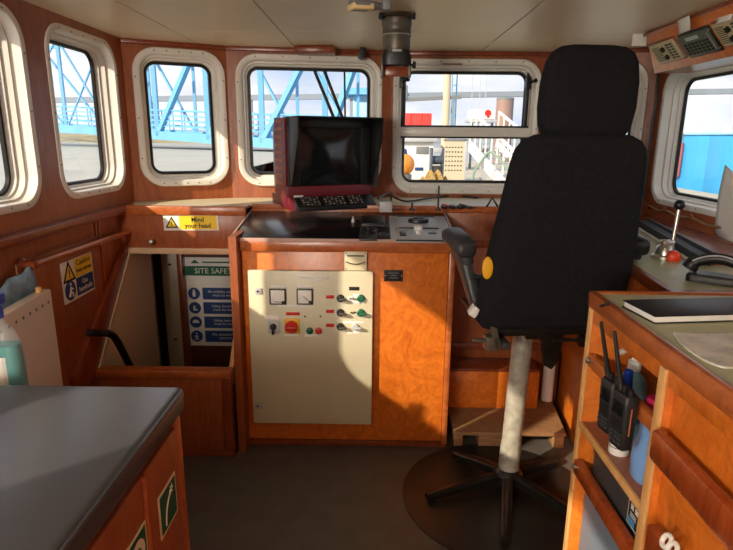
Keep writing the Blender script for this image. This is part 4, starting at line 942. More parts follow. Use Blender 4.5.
g = NB()
for i in range(3): box(g, -.0058, -.005, .012+i*.022, .026+i*.022, .096, .110, 0, Mt); box(g, -.0058, -.005, .04, .07, .086-.008*i*.6, .088-.008*i*.6, 0, Mt)
obj('label_print', g, M_white, lb)
g = NB(); L = [[Vector((.79+.05*cos(t)*r, 1.27+.10*sin(t)*r, tz+zz)) for t in [2*pi*k/18 for k in range(18)]] for zz, r in ((.0, .7), (.02, 1), (.09, .95), (.13, .7), (.145, .3))]
tag(obj('yellow_bag', loops(g, L, True, True, True), mk('bright_yellow_bag', (226, 214, 40), .5, bump=.6, bs=20)), 'bright yellow bag stuffed beside the tool case under the shelf', 'bag')
w0 = kf(683, 540)
ws = thing('rope_hook', 'small white plastic cord tied on the lower red rail', 'hook', (KX-.03, w0[0], w0[1]))
g = NB()
for i in range(2): tube(g, [(KX-.024+.006*sin(t), w0[0]+(i-.5)*.022+.011*cos(t), w0[1]-.012+.011*sin(t)) for t in [2*pi*k/14 for k in range(15)]], .005, 8)
obj('loop', g, M_white, ws)

# ------------------------------------------------------------------ overhead radio box
T0 = PZ(646, 32, CEIL); B0 = PX(655.5, 73, 1.44)
ob = thing('overhead_box', 'sloping wooden overhead box with three radios above the blue hull window', 'cabinet', (1.4, T0.y-.6, 1.9))
BXo, xb, zb, yo = T0.x, B0.x, B0.z, T0.y
obj('carcass', loops(NB(), [[Vector((BXo, yt, CEIL-.001)), Vector((xb, yb2, zb)), Vector((1.598, yb2, zb)), Vector((1.598, yt, CEIL-.001))] for yt, yb2 in ((T0.y, B0.y), (T0.y-1.5, B0.y-1.5))], True, True, True), M_wooded, ob)
MO = frame((xb, B0.y, zb), (0, -1, 0), (BXo-xb, 0, CEIL-zb)); fh = sqrt((BXo-xb)**2+(CEIL-zb)**2)
sk = B0.y-T0.y
obj('face_board', prism(NB(), [(.0, .0, 0), (1.3, .0, 0), (1.3, fh-.012, 0), (sk, fh-.012, 0)], (0, 0, .006), .001, MO), M_wood, ob)
obj('top_moulding', box(NB(), sk-.02, 1.3, fh-.014, fh-.004, 0, .012, .003, MO), M_woodd, ob)
def vhf(pa, pb_, pc, label, mat, kind, group='radios in the overhead box', wo=None):
    a = uv(MO, *pa); b = uv(MO, *pb_); c = uv(MO, *pc)
    u0, v0, v1 = a[0], (c[1]), (a[1]+b[1])/2; u1 = wo+u0 if wo else b[0]
    r = thing('marine_radio', label, 'radio', MO @ Vector((u0, v0, 0))); r['group'] = group
    w, h = u1-u0, v1-v0; Mv = MO @ Matrix.Translation((u0, v0, .006)) @ Matrix.Diagonal((1, 1, .55, 1))
    obj('bezel', box(NB(), -.008, w+.008, -.008, h+.008, 0, .012, .003, Mv), M_black if kind else M_woodd, r)
    obj('front', box(NB(), 0, w, 0, h, .004, .026, .004, Mv), mat, r)
    if kind == 0:
        g = NB()
        for i in range(9): box(g, w*.06, w*.38, h*.12+i*h*.085, h*.12+i*h*.085+h*.035, .026, .0275, .0005, Mv)
        obj('speaker_slots', g, M_ink, r)
        for zz in (.66, .26): obj('tuning_knob', lathe(NB(), [(h*.13, .025), (h*.12, .045), (h*.08, .048), (0, .048)], (w*.50, h*zz, 0), (0, 0, 1), 16, Mv), M_black, r)
        g = NB()
        for i in range(2):
            for j in range(6): box(g, w*(.66+.15*i), w*(.77+.15*i), h*(.10+.135*j), h*(.19+.135*j), .026, .030, .001, Mv)
        obj('buttons', g, M_dgrey, r)
    else:
        obj('display', box(NB(), w*.22, w*.66, h*.72, h*.88, .026, .0275, .0005, Mv), mk('grey_lcd', (176, 190, 180), .3), r)
        g = NB()
        for i in range(7):
            for j in range(4): box(g, w*(.08+.125*i), w*(.16+.125*i), h*(.10+.14*j), h*(.19+.14*j), .026, .030, .001, Mv)
        obj('buttons', g, M_ink, r)
        g = NB()
        for k in (0, 1): tube(g, [Mv @ Vector(p) for p in ((-.004+k*(w+.008), .01, .012), (-.004+k*(w+.008), .014, .04), (-.004+k*(w+.008), h-.014, .04), (-.004+k*(w+.008), h-.01, .012))], .004, 8)
        obj('handles', g, M_grey, r)
    return r
vhf((651.5, 44), (675, 36.5), (655.5, 63.5), 'khaki marine radio at the end of the overhead box beside the folded label', M_khaki, 0)
vhf((680.5, 34.5), (710, 25.5), (685, 57), 'dark green-grey keypad radio between the two khaki radios', M_dgreen, 1)
vhf((714.5, 21.5), (745, 13), (719, 46), 'khaki marine radio with slatted speaker next to the keypad radio', M_khaki, 0, wo=.17)
def note(p0, p1, p2, p3, label, lift=.01):
    g = NB(); P = [uv(MO, *p) for p in (p0, p1, p2, p3)]
    L = [[Vector((P[0][0]+(P[1][0]-P[0][0])*i/4, 0, 0))+Vector(((P[3][0]-P[0][0])*q/4, P[0][1]+(P[1][1]-P[0][1])*i/4+(P[3][1]-P[0][1])*q/4, lift+.012*(q/4)**2)) for i in range(5)] for q in range(5)]
    o = tag(obj('paper_note', loops(g, L, closed=False, M=MO), M_paper), label, 'note'); o.modifiers.new('s', 'SOLIDIFY').thickness = .001; return o
n1 = note((682, 17), (694, 11.5), (699, 24), (685.5, 29), 'small printed white note stuck above the keypad radio', .024)
note((722, 14), (738, 9), (738, 14), (723, 18), 'white strip of paper above the slatted khaki radio', .024)
# folded label hanging on the box end
pa = PY(633, 34, yo+.05); pb2 = PY(646, 46, yo+.05)
tag(obj('folded_label', box(NB(), pa.x, pb2.x, yo+.05, yo+.053, pb2.z, CEIL, .001), M_paper), 'blank white card hanging at the end of the overhead box', 'card')

# ------------------------------------------------------------------ periscope compass and ceiling lamp
pc = PZ(396, 14, CEIL); yc = pc.y+.02
ctr = PY(396.5, 40, yc)
cpt = thing('compass_periscope', 'dark metal compass periscope tube hanging from the ceiling', 'periscope', (ctr.x, yc, CEIL))
def zat(py): return PY(396.5, py, yc).z
zf, z1, z2, z3 = zat(17), zat(22), zat(52), zat(78)
sc_ = (PY(411, 40, yc).x-PY(382, 40, yc).x)/2
lathe_ = lambda pr: lathe(NB(), pr, (ctr.x, yc, 0), (0, 0, 1), 32)
obj('collar', lathe_([(sc_*1.0, CEIL), (sc_*.98, zf+.012), (sc_*1.25, zf+.008), (sc_*1.27, zf-.004), (sc_*1.05, zf-.008)]), M_brass, cpt)
obj('tube', lathe_([(sc_*1.02, zf), (sc_*1.02, zat(26)), (sc_*.97, zat(27)), (sc_*.97, zat(33)), (sc_*.99, zat(33.5)), (sc_*.99, zat(37)), (sc_*.95, zat(38)), (sc_*.93, z2), (sc_*.9, z2-.002)]), M_brass, cpt)
g = NB()
for k in range(40):
    t = 2*pi*k/40; p = Vector((ctr.x+sc_*.99*cos(t), yc+sc_*.99*sin(t), zat(35.5))); lathe(g, [(.0, -.003), (.003, 0), (0, .003)], p, (cos(t), sin(t), 0), 6)
obj('knurl_ring', g, M_lgrey, cpt)
for k in range(3):
    t = radians(-90+k*120+60); p = (ctr.x+sc_*1.2*cos(t), yc+sc_*1.2*sin(t), zf+.004); obj('clamp_screw', lathe(NB(), [(.012, -.02), (.012, .012), (.008, .016), (0, .016)], p, (0, 0, 1), 10), M_black, cpt)
obj('eyepiece', loops(NB(), [sup(ctr.x, yc, z, hx, hy, 4, 28) for z, hx, hy in ((z2+.004, sc_*.92, sc_*.9), (z2-.02, sc_*1.0, sc_*.95), (zat(66), sc_*1.0, sc_*.9), (zat(66), sc_*.9, sc_*.8), (zat(60), sc_*.86, sc_*.76))], cap1=True), M_black, cpt)
for s in (-1, 1):
    obj('side_arm', box(NB(), ctr.x+s*sc_*.95-.006, ctr.x+s*sc_*.95+.006, yc-.02, yc+.02, z3, z2-.01, .003), M_brass, cpt)
obj('mirror_frame', box(NB(), ctr.x-sc_*.92, ctr.x+sc_*.92, yc+.01, yc+.03, zat(76), zat(66), .004), M_woodd, cpt)
obj('label_plate', box(NB(), ctr.x-sc_*.3, ctr.x+sc_*.35, yc-sc_*.95-.002, yc-sc_*.9, zat(53.5), zat(51.5), .001), M_lgrey, cpt)
for s in (1,): obj('focus_knob', lathe(NB(), [(.006, 0), (.006, .012), (.014, .014), (.014, .026), (0, .027)], (ctr.x+sc_*.95, yc, zat(65)), (1, 0, 0), 14), M_black, cpt)
# lamp
lp = PZ(366, 6, CEIL-.03)
lam = thing('ceiling_lamp', 'small grey swivel lamp with cream lens at the ceiling beside the periscope', 'lamp', (lp.x, lp.y, CEIL))
lr = PZ(388, 5, CEIL-.03)
obj('bracket', box(NB(), lr.x-.02, lr.x+.012, lr.y-.02, lr.y+.03, CEIL-.05, CEIL, .006), M_grey, lam)
a0 = Vector((lr.x-.005, lr.y, CEIL-.035)); a1 = PZ(353, 6, CEIL-.045); dd = (a1-a0)
obj('arm', tube(NB(), [a0, a0+dd*.35], .012, 10), M_grey, lam)
MLp = Matrix.Translation(a0) @ Matrix.Diagonal((1, 1, .55, 1)) @ Matrix.Translation(-a0)
sh = obj('shade', lathe(NB(), [(.012, .0), (.026, .01), (.036, .05), (.036, .10), (.034, .105)], a0+dd*.25, dd, 20, MLp), M_grey, lam)
obj('lens', box(NB(), -.034, .034, -.034, .004, .03, .112, .006, MLp @ Matrix.Translation(a0+dd*.25) @ dd.to_track_quat('Z', 'Y').to_matrix().to_4x4()), M_lens, lam)
# small bracket over the radar window
bp = PY(363, 56, 3.50)
g = NB(); box(g, bp.x-.018, bp.x+.018, 3.44, 3.52, bp.z-.015, bp.z+.04, .004); lathe(g, [(.02, 0), (.02, .018), (0, .019)], (bp.x-.01, 3.44, bp.z-.01), (0, -1, 0), 14)
tag(obj('blind_bracket', g, M_bsteel), 'small dark bracket at the ceiling corner of the radar window', 'bracket')
tag(obj('vent_slot', box(NB(), .30, .42, 1.972, 1.980, .019, .024, .002, fframe('front')[0]), M_woodd), 'thin brown strip on the frame above the split window', 'strip')
# wipers outside the radar window
MP4, _ = fframe('front_port')
wp = thing('window_wiper', 'pair of black wiper arms crossing the glass behind the radar display', 'wiper', MP4 @ Vector((.5, 1.3, -.12)))
def w4(px, py): q = uv(MP4 @ Matrix.Translation((0, 0, -.11)), px, py); return Vector((q[0], q[1], -.11))
for p0, p1, nm, r in (((311, 62), (347, 150), 'arm', .010), ((321, 62), (351, 140), 'arm', .010), ((344.5, 72), (345.5, 150), 'blade', .006)):
    obj(nm, tube(NB(), [w4(*p0), w4(*p1)], r, 8, MP4), M_rub, wp)
obj('pivot', lathe(NB(), [(.02, 0), (.02, .03), (0, .031)], (w4(316, 60).x, 2.0, -.13), (0, 0, 1), 14, MP4), M_rub, wp)

# ------------------------------------------------------------------ odds on the ledge right of the radar
def lz(px, py): return PZ(px, py, ZL)
g = NB(); tube(g, smoothpts([lz(378, 204)+Vector((0, 0, .03)), lz(388, 201)+Vector((0, 0, .04)), lz(405, 203)+Vector((0, 0, .01)), lz(430, 200)+Vector((0, 0, .012)), lz(452, 197)+Vector((0, 0, .008)), lz(478, 199)+Vector((0, 0, .008))], 6), .006, 8)
tag(obj('ledge_cable', g, M_black), 'black cable lying along the ledge from the radar display', 'cable')
a = lz(385, 212); tag(obj('junction_box', box(NB(), a.x-.03, a.x+.035, a.y-.02, a.y+.04, ZL, ZL+.055, .006), M_lgrey), 'small grey junction box on the ledge beside the radar', 'box')
for px, lab in ((391, 'short black aerial stub on the ledge by the junction box'), (412, 'small black knob standing on the ledge near the black cable'), (438, 'thin upright black aerial on the ledge under the split window')):
    a = lz(px, 210.5); o = thing('ledge_stub', lab, 'aerial', (a.x, a.y, ZL)); hgt = {391: .10, 412: .04, 438: .13}[px]
    obj('foot', lathe(NB(), [(.016, 0), (.014, .01), (.006, .014), (.0, .015)], (a.x, a.y, ZL), (0, 0, 1), 12), M_black, o)
    obj('stem', lathe(NB(), [(.005, .01), (.0045, hgt-.008), (.008 if px == 412 else .0045, hgt-.006), (0, hgt)], (a.x, a.y, ZL), (0, 0, 1), 8), M_black, o)
for i, (px, mt, lab) in enumerate(((440, M_white, 'white marker pen lying on the ledge'), (448, M_red, 'red marker pen lying among pens on the ledge'), (456, M_lgrey, 'grey marker pen with black cap on the ledge'), (465, M_ink, 'black marker pen at the end of the pens row'))):
    a = lz(px-5, 206.5); b = lz(px+6, 209.5); a.z = b.z = ZL+.009
    p = thing('marker_pen', lab, 'pen', (a.x, a.y, ZL)); p['group'] = 'marker pens on the ledge'
    obj('barrel', tube(NB(), [a, a+(b-a)*.7], .008, 10), mt, p); obj('cap', tube(NB(), [a+(b-a)*.66, b], .009, 10), M_ink if i != 3 else M_dgrey, p)
a = lz(492, 209)
g = NB(); tube(g, [a+Vector((-.03, 0, .01)), a+Vector((.0, .01, .06)), a+Vector((.03, 0, .012))], .006, 8)
tag(obj('ledge_clip', g, M_black), 'bent black clip on the ledge close to the chair back', 'clip')

# ------------------------------------------------------------------ outside: quay, bank, water
GZ = .75
M_quay = mk('pale_concrete_quay', (168, 168, 162), .8, var=.10, vs_=.6)
M_grass = mk('dry_grass_bank', (150, 140, 104), .9, var=.3, vs_=.5)
M_water = mk('grey_green_water', (96, 108, 108), .15, var=.1, vs_=.3, bump=.4, bs=2)
M_bblue = mk('light_blue_steel', (106, 172, 214), .5, var=.06, vs_=1)
struct('ground_quay', box(NB(), -160, -3.2, -40, 62, GZ-.3, GZ), M_quay, 'pale concrete quay outside the hand rail windows')
g = NB(); prism(g, [(-200, 58, GZ-.2), (-200, 66, GZ+.75), (-200, 90, GZ+.9), (-200, 90, GZ-.3)], (199, 0, 0), 0)
struct('ground_bank', g, M_grass, 'dry grassy bank at the far edge of the quay')
struct('ground_water', box(NB(), -3.2, 400, -60, 500, -2.3, -2.0), M_water, 'grey green harbour water beyond the vessel')
struct('quay_wall', box(NB(), -3.6, -3.2, -40, 62, -2.2, GZ+.02), M_quay, 'concrete edge of the quay beside the vessel')
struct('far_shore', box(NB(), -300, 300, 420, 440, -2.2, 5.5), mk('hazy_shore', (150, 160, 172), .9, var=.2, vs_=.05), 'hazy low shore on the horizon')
# viaduct
VY = 220; va = PY(150, 99, VY); vb = PY(530, 94, VY)
via = thing('distant_viaduct', 'long thin grey viaduct crossing the sky far beyond the harbour', 'bridge', (0, VY, -2))
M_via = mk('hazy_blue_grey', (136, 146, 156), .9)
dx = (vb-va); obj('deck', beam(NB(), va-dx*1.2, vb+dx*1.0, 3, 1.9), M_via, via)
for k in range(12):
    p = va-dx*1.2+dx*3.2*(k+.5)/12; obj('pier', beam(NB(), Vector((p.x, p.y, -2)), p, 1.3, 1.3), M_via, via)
# blue truss link span, sloping down towards the harbour
A = Vector((-44, 52.5, 3.0)); B = Vector((-.2, 26.8, .95)); dv = (B-A); dn = Vector((dv.x, dv.y, 0)).normalized(); pn = Vector((-dn.y, dn.x, 0)); TZ = Vector((0, 0, 5.7))
br = thing('truss_foot_bridge', 'light blue steel truss footbridge sloping past the rounded windows', 'bridge', (A+B)/2)
M_bdk = mk('pale_blue_deck', (120, 178, 206), .6)
def onb(px):                                     # parameter along the bridge for an image column
    d = ray(px, 120); den = d.x*dv.y-d.y*dv.x; return (A.y*d.x-A.x*d.y)/(-den)
ts = [onb(q) for q in (-130, -60, 10, 66, 112, 157, 208, 262, 325)]; ts = [0]+[t for t in ts if 0 < t < 1]+[1]
for s_, far in ((0, False), (3.0, True)):
    o_ = pn*s_; k = .6 if far else 1
    obj('top_chord', beam(NB(), A+o_+TZ, B+o_+TZ, .28*k, .28*k), M_bblue, br)
    obj('bottom_chord', beam(NB(), A+o_, B+o_, .30, .50), M_bblue, br)
    for hz_ in (.55, .85, 1.15, 1.45): obj('hand_rail', beam(NB(), A+o_+Vector((0, 0, hz_)), B+o_+Vector((0, 0, hz_)), .06, .08), M_bblue, br)
    for i, t in enumerate(ts):
        p = A+o_+dv*t; near = t > .55
        obj('post', beam(NB(), p, p+TZ, (.26 if near else .20)*k, (.26 if near else .20)*k), M_bblue, br)
        if i+1 < len(ts):
            q = A+o_+dv*ts[i+1]
            if far: obj('brace', beam(NB(), p+TZ, q, .13, .13), M_bblue, br)
            elif near: obj('diagonal', beam(NB(), p, q+TZ, .30, .26), M_bblue, br)
            else:
                obj('brace', beam(NB(), p, q+TZ, .10, .10), M_bblue, br); obj('brace', beam(NB(), p+TZ, q, .10, .10), M_bblue, br)
            for j in range(1, 4):
                r_ = p+(q-p)*j/4; obj('rail_post', beam(NB(), r_, r_+Vector((0, 0, 1.45)), .06, .06), M_bblue, br)
obj('deck', prism(NB(), [A, B, B+pn*3, A+pn*3], (0, 0, .1), 0), M_bdk, br)
for t in (.06, .96):
    p = A+dv*t+pn*1.5; obj('pier', beam(NB(), Vector((p.x, p.y, GZ-.02)), p, .5, 2.6), M_bblue, br)
# blue hut at the bridge end
hy = 32
a = PY(353, 95, hy); b = PY(379, 150, hy)
hut = thing('blue_hut', 'pale blue flat-roofed hut at the end of the truss footbridge', 'hut', (a.x, hy, -2))
obj('walls', box(NB(), a.x, b.x+1.2, hy, hy+2.5, -2.1, a.z, .03), mk('pale_blue_wall', (170, 208, 226), .6), hut)
r0 = PY(346, 95, hy); r1 = PY(346, 88, hy)
obj('roof', prism(NB(), [(r0.x, hy-.5, r0.z), (b.x+1.6, hy-.5, r0.z), (b.x+1.4, hy-.3, r1.z), (r0.x+.35, hy-.3, r1.z)], (0, 3.2, 0), .02), M_bblue, hut)

# ------------------------------------------------------------------ outside: neighbouring vessel seen through the split window
DZ = .60
struct('deck_neighbour', box(NB(), -.6, 6.2, 6.2, 24, DZ-2.6, DZ), mk('weathered_deck', (178, 172, 156), .8, var=.15, vs_=3), 'pale weathered deck of the vessel moored ahead')
def fb(px0, py0, px1, py1, yy):
    a = PY(px0, py0, yy); b = PY(px1, py1, yy); return a.x, b.x, b.z, a.z
x0, x1, z0, z1 = fb(398, 142, 433, 175, 11)
dh = thing('white_deckhouse', 'white deckhouse of the moored vessel behind the orange buoy', 'deckhouse', (x0, 11, DZ))
obj('walls', box(NB(), x0, x1, 11, 12.4, DZ, z1, .02), M_white, dh)
obj('eave', box(NB(), x0-.08, x1+.06, 10.9, 12.5, z1, z1+.08, .02), M_lgrey, dh)
obj('window_strip', box(NB(), x0+.35, x1-.1, 10.985, 11.0, z1-.22, z1-.08, .005), M_grey, dh)
q = PY(419, 169, 10.98); obj('blue_mark', box(NB(), q.x-.08, q.x+.08, 10.985, 11.0, q.z-.03, q.z+.03, .002), M_blue, dh)
x0, x1, z0, z1 = fb(431.5, 148, 444, 176, 9.6)
wi = thing('deck_winch', 'dark blue-grey deck winch beside the perforated plate', 'winch', (x0, 9.6, DZ))
M_win = mk('dark_blue_grey', (70, 82, 96), .5)
obj('frame', box(NB(), x0, x0+.03, 9.6, 9.9, DZ, z1, .005), M_win, wi); obj('frame', box(NB(), x1-.03, x1, 9.6, 9.9, DZ, z1, .005), M_win, wi)
obj('drum', lathe(NB(), [(.11, 0), (.11, .012), (.07, .014), (.07, x1-x0-.05), (.11, x1-x0-.048), (.11, x1-x0-.036)], (x0+.018, 9.7, z1-.2), (1, 0, 0), 20), M_win, wi)
obj('motor', box(NB(), x0+.03, x1-.03, 9.62, 9.86, DZ, z1-.30, .01), M_dgrey, wi)
obj('cover', box(NB(), x0+.03, x1-.05, 9.60, 9.70, z1-.08, z1, .01), M_lgrey, wi)
x0, x1, z0, z1 = fb(445, 141, 463.5, 174, 9)
pf = thing('perforated_plate', 'upright beige steel plate with rows of holes on the moored vessel', 'plate', (x0, 9, DZ))
holes = []; hw = (x1-x0)
for r in range(6):
    for c in range(6):
        cx_, cz_ = x0+hw*(.10+.15*c), z1-.06-(z1-z0-.08)*(r+.5)/6
        holes.append([(cx_+hw*.035*cos(2*pi*k/8)*1.4, cz_+hw*.035*sin(2*pi*k/8)) for k in range(8)][::-1])
MPf = frame((0, 9, 0), (1, 0, 0), (0, 0, 1))
obj('plate', plate(NB(), [(x0, DZ), (x1, DZ), (x1, z1), (x0, z1)], holes, 0, -.012, MPf), mk('beige_galvanised', (196, 186, 160), .5), pf)
obj('backing', box(NB(), x0+.01, x1-.01, 9.06, 9.07, DZ, z1-.02), M_dgrey, pf)
obj('post', box(NB(), x1, x1+.035, 8.99, 9.05, DZ, z1+.06, .005), M_lgrey, pf)
obj('top_rail', box(NB(), x0-.02, x1+.035, 8.99, 9.03, z1, z1+.035, .005), M_grey, pf)
# gangway with rails
gw = thing('white_gangway', 'sloping white gangway with slatted railings on the moored vessel', 'gangway', (2.2, 9, DZ))
g0 = PY(470, 146, 10.2); g1 = PY(516, 184, 8.0); g1.z = DZ+.12; wd = Vector((.55, .35, 0))
for o_ in (Vector((0, 0, 0)), wd):
    obj('stringer', beam(NB(), g0+o_, g1+o_, .06, .16), M_white, gw); obj('hand_rail', beam(NB(), g0+o_+Vector((0, 0, .6)), g1+o_+Vector((0, 0, .6)), .035, .035), M_white, gw)
    for k in range(9):
        p = g0+o_+(g1-g0)*k/8; obj('baluster', beam(NB(), p, p+Vector((0, 0, .6)), .022, .022), M_white, gw)
for k in range(9):
    p = g0+(g1-g0)*(k+.5)/9; obj('tread', beam(NB(), p, p+wd, .16, .03), M_lgrey, gw)
obj('support', beam(NB(), Vector((g0.x+.3, g0.y+.2, DZ)), g0+Vector((.3, .2, 0)), .12, .12), M_lgrey, gw)
# hose over gangway
g = NB(); tube(g, smoothpts([PY(474, 172, 8.6), PY(482, 160, 8.6), PY(490, 152, 8.6), PY(500, 160, 8.5), PY(508, 170, 8.4)], 5), .018, 8)
p = PY(474, 172, 8.6); tube(g, [p, Vector((p.x-.05, 8.6, DZ+.01))], .018, 8)
tag(obj('green_hose', g, mk('green_hose', (120, 150, 130), .5)), 'pale green hose looped over the white gangway', 'hose')
# orange buoy, net heap, yellow bollard
q = PY(404, 160, 8.4)
bo = thing('orange_buoy', 'orange round buoy on the moored vessel at the edge of the split window', 'buoy', (q.x, 8.4, DZ))
rr = .16; zc = DZ+rr
obj('ball', lathe(NB(), [(max(.001, rr*sin(pi*k/12)), -rr*cos(pi*k/12)) for k in range(13)], (q.x, 8.4, zc+.40), (0, 0, 1), 24), mk('buoy_orange', (226, 140, 40), .45), bo)
obj('rope_eye', lathe(NB(), [(.05, 0), (.04, .06), (.02, .08), (0, .081)], (q.x, 8.4, zc+.40+rr-.01), (0, 0, 1), 14), M_blue, bo)
obj('stand', lathe(NB(), [(.12, 0), (.12, .42), (.06, .43)], (q.x, 8.4, DZ), (0, 0, 1), 14), M_grey, bo)
a = PY(412, 186, 7.4); b = PY(458, 186, 7.4)
g = NB(); L = []
for q in range(9):
    t = q/8; L.append([Vector((a.x+(b.x-a.x)*i/16, 7.2+.7*t, DZ+max(0, sin(pi*t))*(.50*sin(pi*min(1, max(0, i/16)))**.5)*(1+.18*sin(i*2.1+q*1.7))+(.0))) for i in range(17)])
nh = tag(obj('net_heap', loops(g, L, closed=False), mk('brown_netting', (150, 122, 70), .95, var=.5, vs_=30, bump=1, bs=60)), 'heap of brown fishing net below the perforated plate', 'net')
nh.modifiers.new('s', 'SOLIDIFY').thickness = .02
q = PY(483, 184, 7.6)
yb_ = thing('yellow_bollard', 'small yellow bollard at the foot of the white gangway', 'bollard', (q.x, 7.6, DZ))
obj('post', lathe(NB(), [(.05, 0), (.05, q.z-DZ), (.045, q.z-DZ+.01)], (q.x, 7.6, DZ), (0, 0, 1), 14), M_ylk, yb_); obj('cap', lathe(NB(), [(.07, 0), (.07, .03), (.03, .05), (0, .051)], (q.x, 7.6, q.z), (0, 0, 1), 14), M_ylk, yb_)
# upper pane: red box, mast, ladder, white locker, brown funnel
x0, x1, z0, z1 = fb(402, 113, 431.5, 126, 16)
rbx = thing('red_container', 'bright red container raised on legs on the moored vessel', 'container', (x0, 16, DZ))
obj('box', box(NB(), x0-.3, x1, 16, 17, z0-.25, z1, .02), mk('bright_red_paint', (232, 62, 52), .45), rbx)
for xx in (x0-.2, x1-.1): obj('leg', box(NB(), xx, xx+.08, 16.1, 16.2, DZ, z0-.25, .005), M_grey, rbx)
for xx in (x0+.2, x0+.5): obj('corrugation', box(NB(), xx, xx+.05, 15.98, 16.0, z0-.2, z1-.03, .004), mk('red_rib', (214, 54, 46), .45), rbx)
mp_ = PY(446.5, 100, 12)
ms = thing('beige_mast', 'tall beige mast rising from the moored vessel', 'mast', (mp_.x, 12, DZ))
obj('pole', lathe(NB(), [(.085, 0), (.075, 2.5), (.06, 5.2), (0, 5.22)], (mp_.x, 12, DZ), (0, 0, 1), 18), mk('mast_beige', (214, 188, 160), .5), ms)
zc_ = PY(446, 97, 12).z
obj('cross_arm', beam(NB(), Vector((PY(405, 100, 12).x, 12, PY(405, 100, 12).z)), Vector((mp_.x+.3, 12, zc_)), .05, .07), M_grey, ms)
obj('lamp_bracket', box(NB(), PY(405, 100, 12).x-.05, PY(405, 100, 12).x+.05, 11.95, 12.05, zc_-.05, zc_+.22, .01), M_grey, ms)
la = PY(452.5, 80, 12.3); lb_ = PY(457, 80, 12.3)
ld = thing('pale_ladder', 'thin pale blue ladder standing beside the beige mast', 'ladder', (la.x, 12.3, DZ))
for xx in (la.x, lb_.x): obj('rail', box(NB(), xx-.012, xx+.012, 12.29, 12.31, DZ, 4.9, .003), M_bblue, ld)
for k in range(14): obj('rung', box(NB(), la.x, lb_.x, 12.295, 12.305, DZ+.2+k*.3, DZ+.22+k*.3), M_bblue, ld)
x0, x1, z0, z1 = fb(471, 109, 495.5, 122, 18)
wb = thing('white_locker', 'white equipment locker with red emblem on legs beside the brown funnel', 'locker', (x0, 18, DZ))
obj('body', box(NB(), x0, x1, 18, 18.8, z0+.06, z1, .06), M_white, wb); obj('tray', box(NB(), x0-.04, x1+.02, 17.95, 18.85, z0-.02, z0+.06, .01), M_lgrey, wb)
q = PY(488, 113, 17.99); obj('red_emblem', lathe(NB(), [(.10, 0), (.10, .008), (0, .009)], q, (0, -1, 0), 16), M_red, wb); obj('emblem_leg', box(NB(), q.x-.02, q.x+.05, 17.985, 18.0, q.z-.14, q.z-.05, .005), M_red, wb)
for xx in (x0+.05, x1-.1): obj('leg', box(NB(), xx, xx+.06, 18.1, 18.2, DZ, z0, .005), M_grey, wb)
q = PY(505.5, 98, 22); ra_ = (PY(514, 110, 22).x-PY(497, 110, 22).x)/2
fn = thing('brown_funnel', 'fat grey-brown funnel of the moored vessel', 'funnel', (q.x, 22, DZ))
obj('shaft', lathe(NB(), [(ra_, 0), (ra_, q.z-DZ-.08)], (q.x, 22, DZ), (0, 0, 1), 28), mk('funnel_brown', (150, 122, 112), .6), fn)
obj('rim', lathe(NB(), [(ra_*1.02, q.z-DZ-.08), (ra_*1.02, q.z-DZ), (ra_*.85, q.z-DZ), (ra_*.8, q.z-DZ-.05)], (q.x, 22, DZ), (0, 0, 1), 28), M_grey, fn)
for i, (px, pb_) in enumerate(((476, 70), (484, 72), (490, 74))):
    p = PY(px, pb_, 18.4); tag(obj('whip_aerial', lathe(NB(), [(.014, 0), (.008, p.z-DZ+1), (0, p.z-DZ+1.01)], (p.x, 18.9, DZ), (0, 0, 1), 6), M_lgrey), ['thin pale whip aerial rising at the ladder end of the white locker', 'thin pale whip aerial rising beside the red emblem of the locker', 'thin pale whip aerial rising between the red emblem and the brown funnel'][i], 'aerial', 'whip aerials behind the white locker')
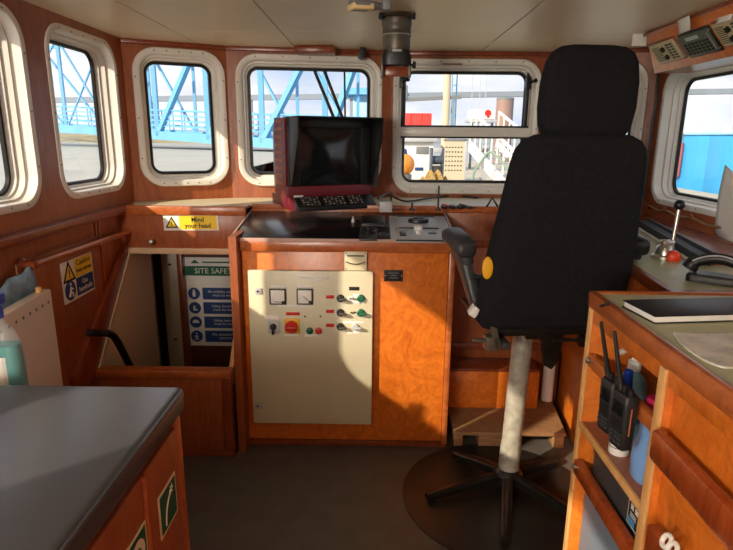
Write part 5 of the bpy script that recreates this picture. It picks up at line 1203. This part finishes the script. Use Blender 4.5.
# blue hull beyond the right window
p = PX(700, 135, 7.5)
hu = thing('blue_ship_hull', 'bright blue slab-sided ship hull outside the right-hand window', 'ship', (7.5, 14, -2))
M_hull = mk('bright_blue_hull', (66, 168, 228), .4, var=.06, vs_=1.2)
for k in range(12): obj('hull_plate', box(NB(), 7.5, 9.5, 5+1.6*k, 6.594+1.6*k, -2.1, p.z, .012), M_hull, hu)
obj('gunwale', box(NB(), 7.46, 9.5, 5, 24.2, p.z, p.z+.05, .01), mk('pale_blue_gunwale', (150, 200, 226), .5), hu)
for py_, px_, s in ((130, 699, .12), (129, 727, .16)):
    q = PX(px_, 133, 7.7); obj('deck_light', lathe(NB(), [(s*.6, 0), (s*.6, s*.6), (s*.4, s), (0, s*1.05)], (7.7, q.y, p.z+.05), (0, 0, 1), 14), M_white, hu)
q = PX(681, 160, 7.48)
fd = thing('rusty_red_fender', 'rusty red fender hanging on the bright blue hull', 'fender', (7.4, q.y, q.z))
obj('body', lathe(NB(), [(.0, -.42), (.06, -.4), (.07, -.3), (.07, .3), (.06, .4), (0, .42)], (7.428, q.y, q.z), (0, 0, 1), 16), mk('rust_red', (170, 92, 96), .6), fd); obj('rope', tube(NB(), [(7.428, q.y, q.z+.4), (7.45, q.y, p.z+.04)], .012, 6), M_grey, fd)

# ------------------------------------------------------------------ unseen fill lamps, added aft of the helm to brighten the cabin
for ly, lab in ((-.81, 'round white fill lamp added out of view on the pillar beside the bench'), (-1.605, 'round white fill lamp added out of view on the pillar behind the bench'), (-2.40, 'round white fill lamp added out of view near the aft windows')):
    lx, lz = -1.36, 1.60
    dl = thing('fill_lamp', lab, 'lamp', (lx, ly, lz)); dl['group'] = 'added fill lamps on the left wall'
    obj('base', lathe(NB(), [(.085, 0), (.085, .02), (.075, .025)], (lx, ly, lz), (1, 0, 0), 28), M_white, dl)
    obj('dome', lathe(NB(), [(.074, .022), (.07, .045), (.05, .065), (.02, .073), (0, .075)], (lx, ly, lz), (1, 0, 0), 28), mk('fill_lamp_dome', (255, 244, 224), .4, emit=2), dl)
    L_ = bpy.data.lights.new('fill_light', 'POINT'); L_.energy = FILL_LAMP; L_.color = (1, .93, .82); L_.shadow_soft_size = .12
    lo = bpy.data.objects.new('fill_light', L_); COL.objects.link(lo); lo.location = (lx+.20, ly, lz); lo.parent = dl; lo.matrix_parent_inverse = full(dl).inverted()  # bare added source, standing clear of its dome
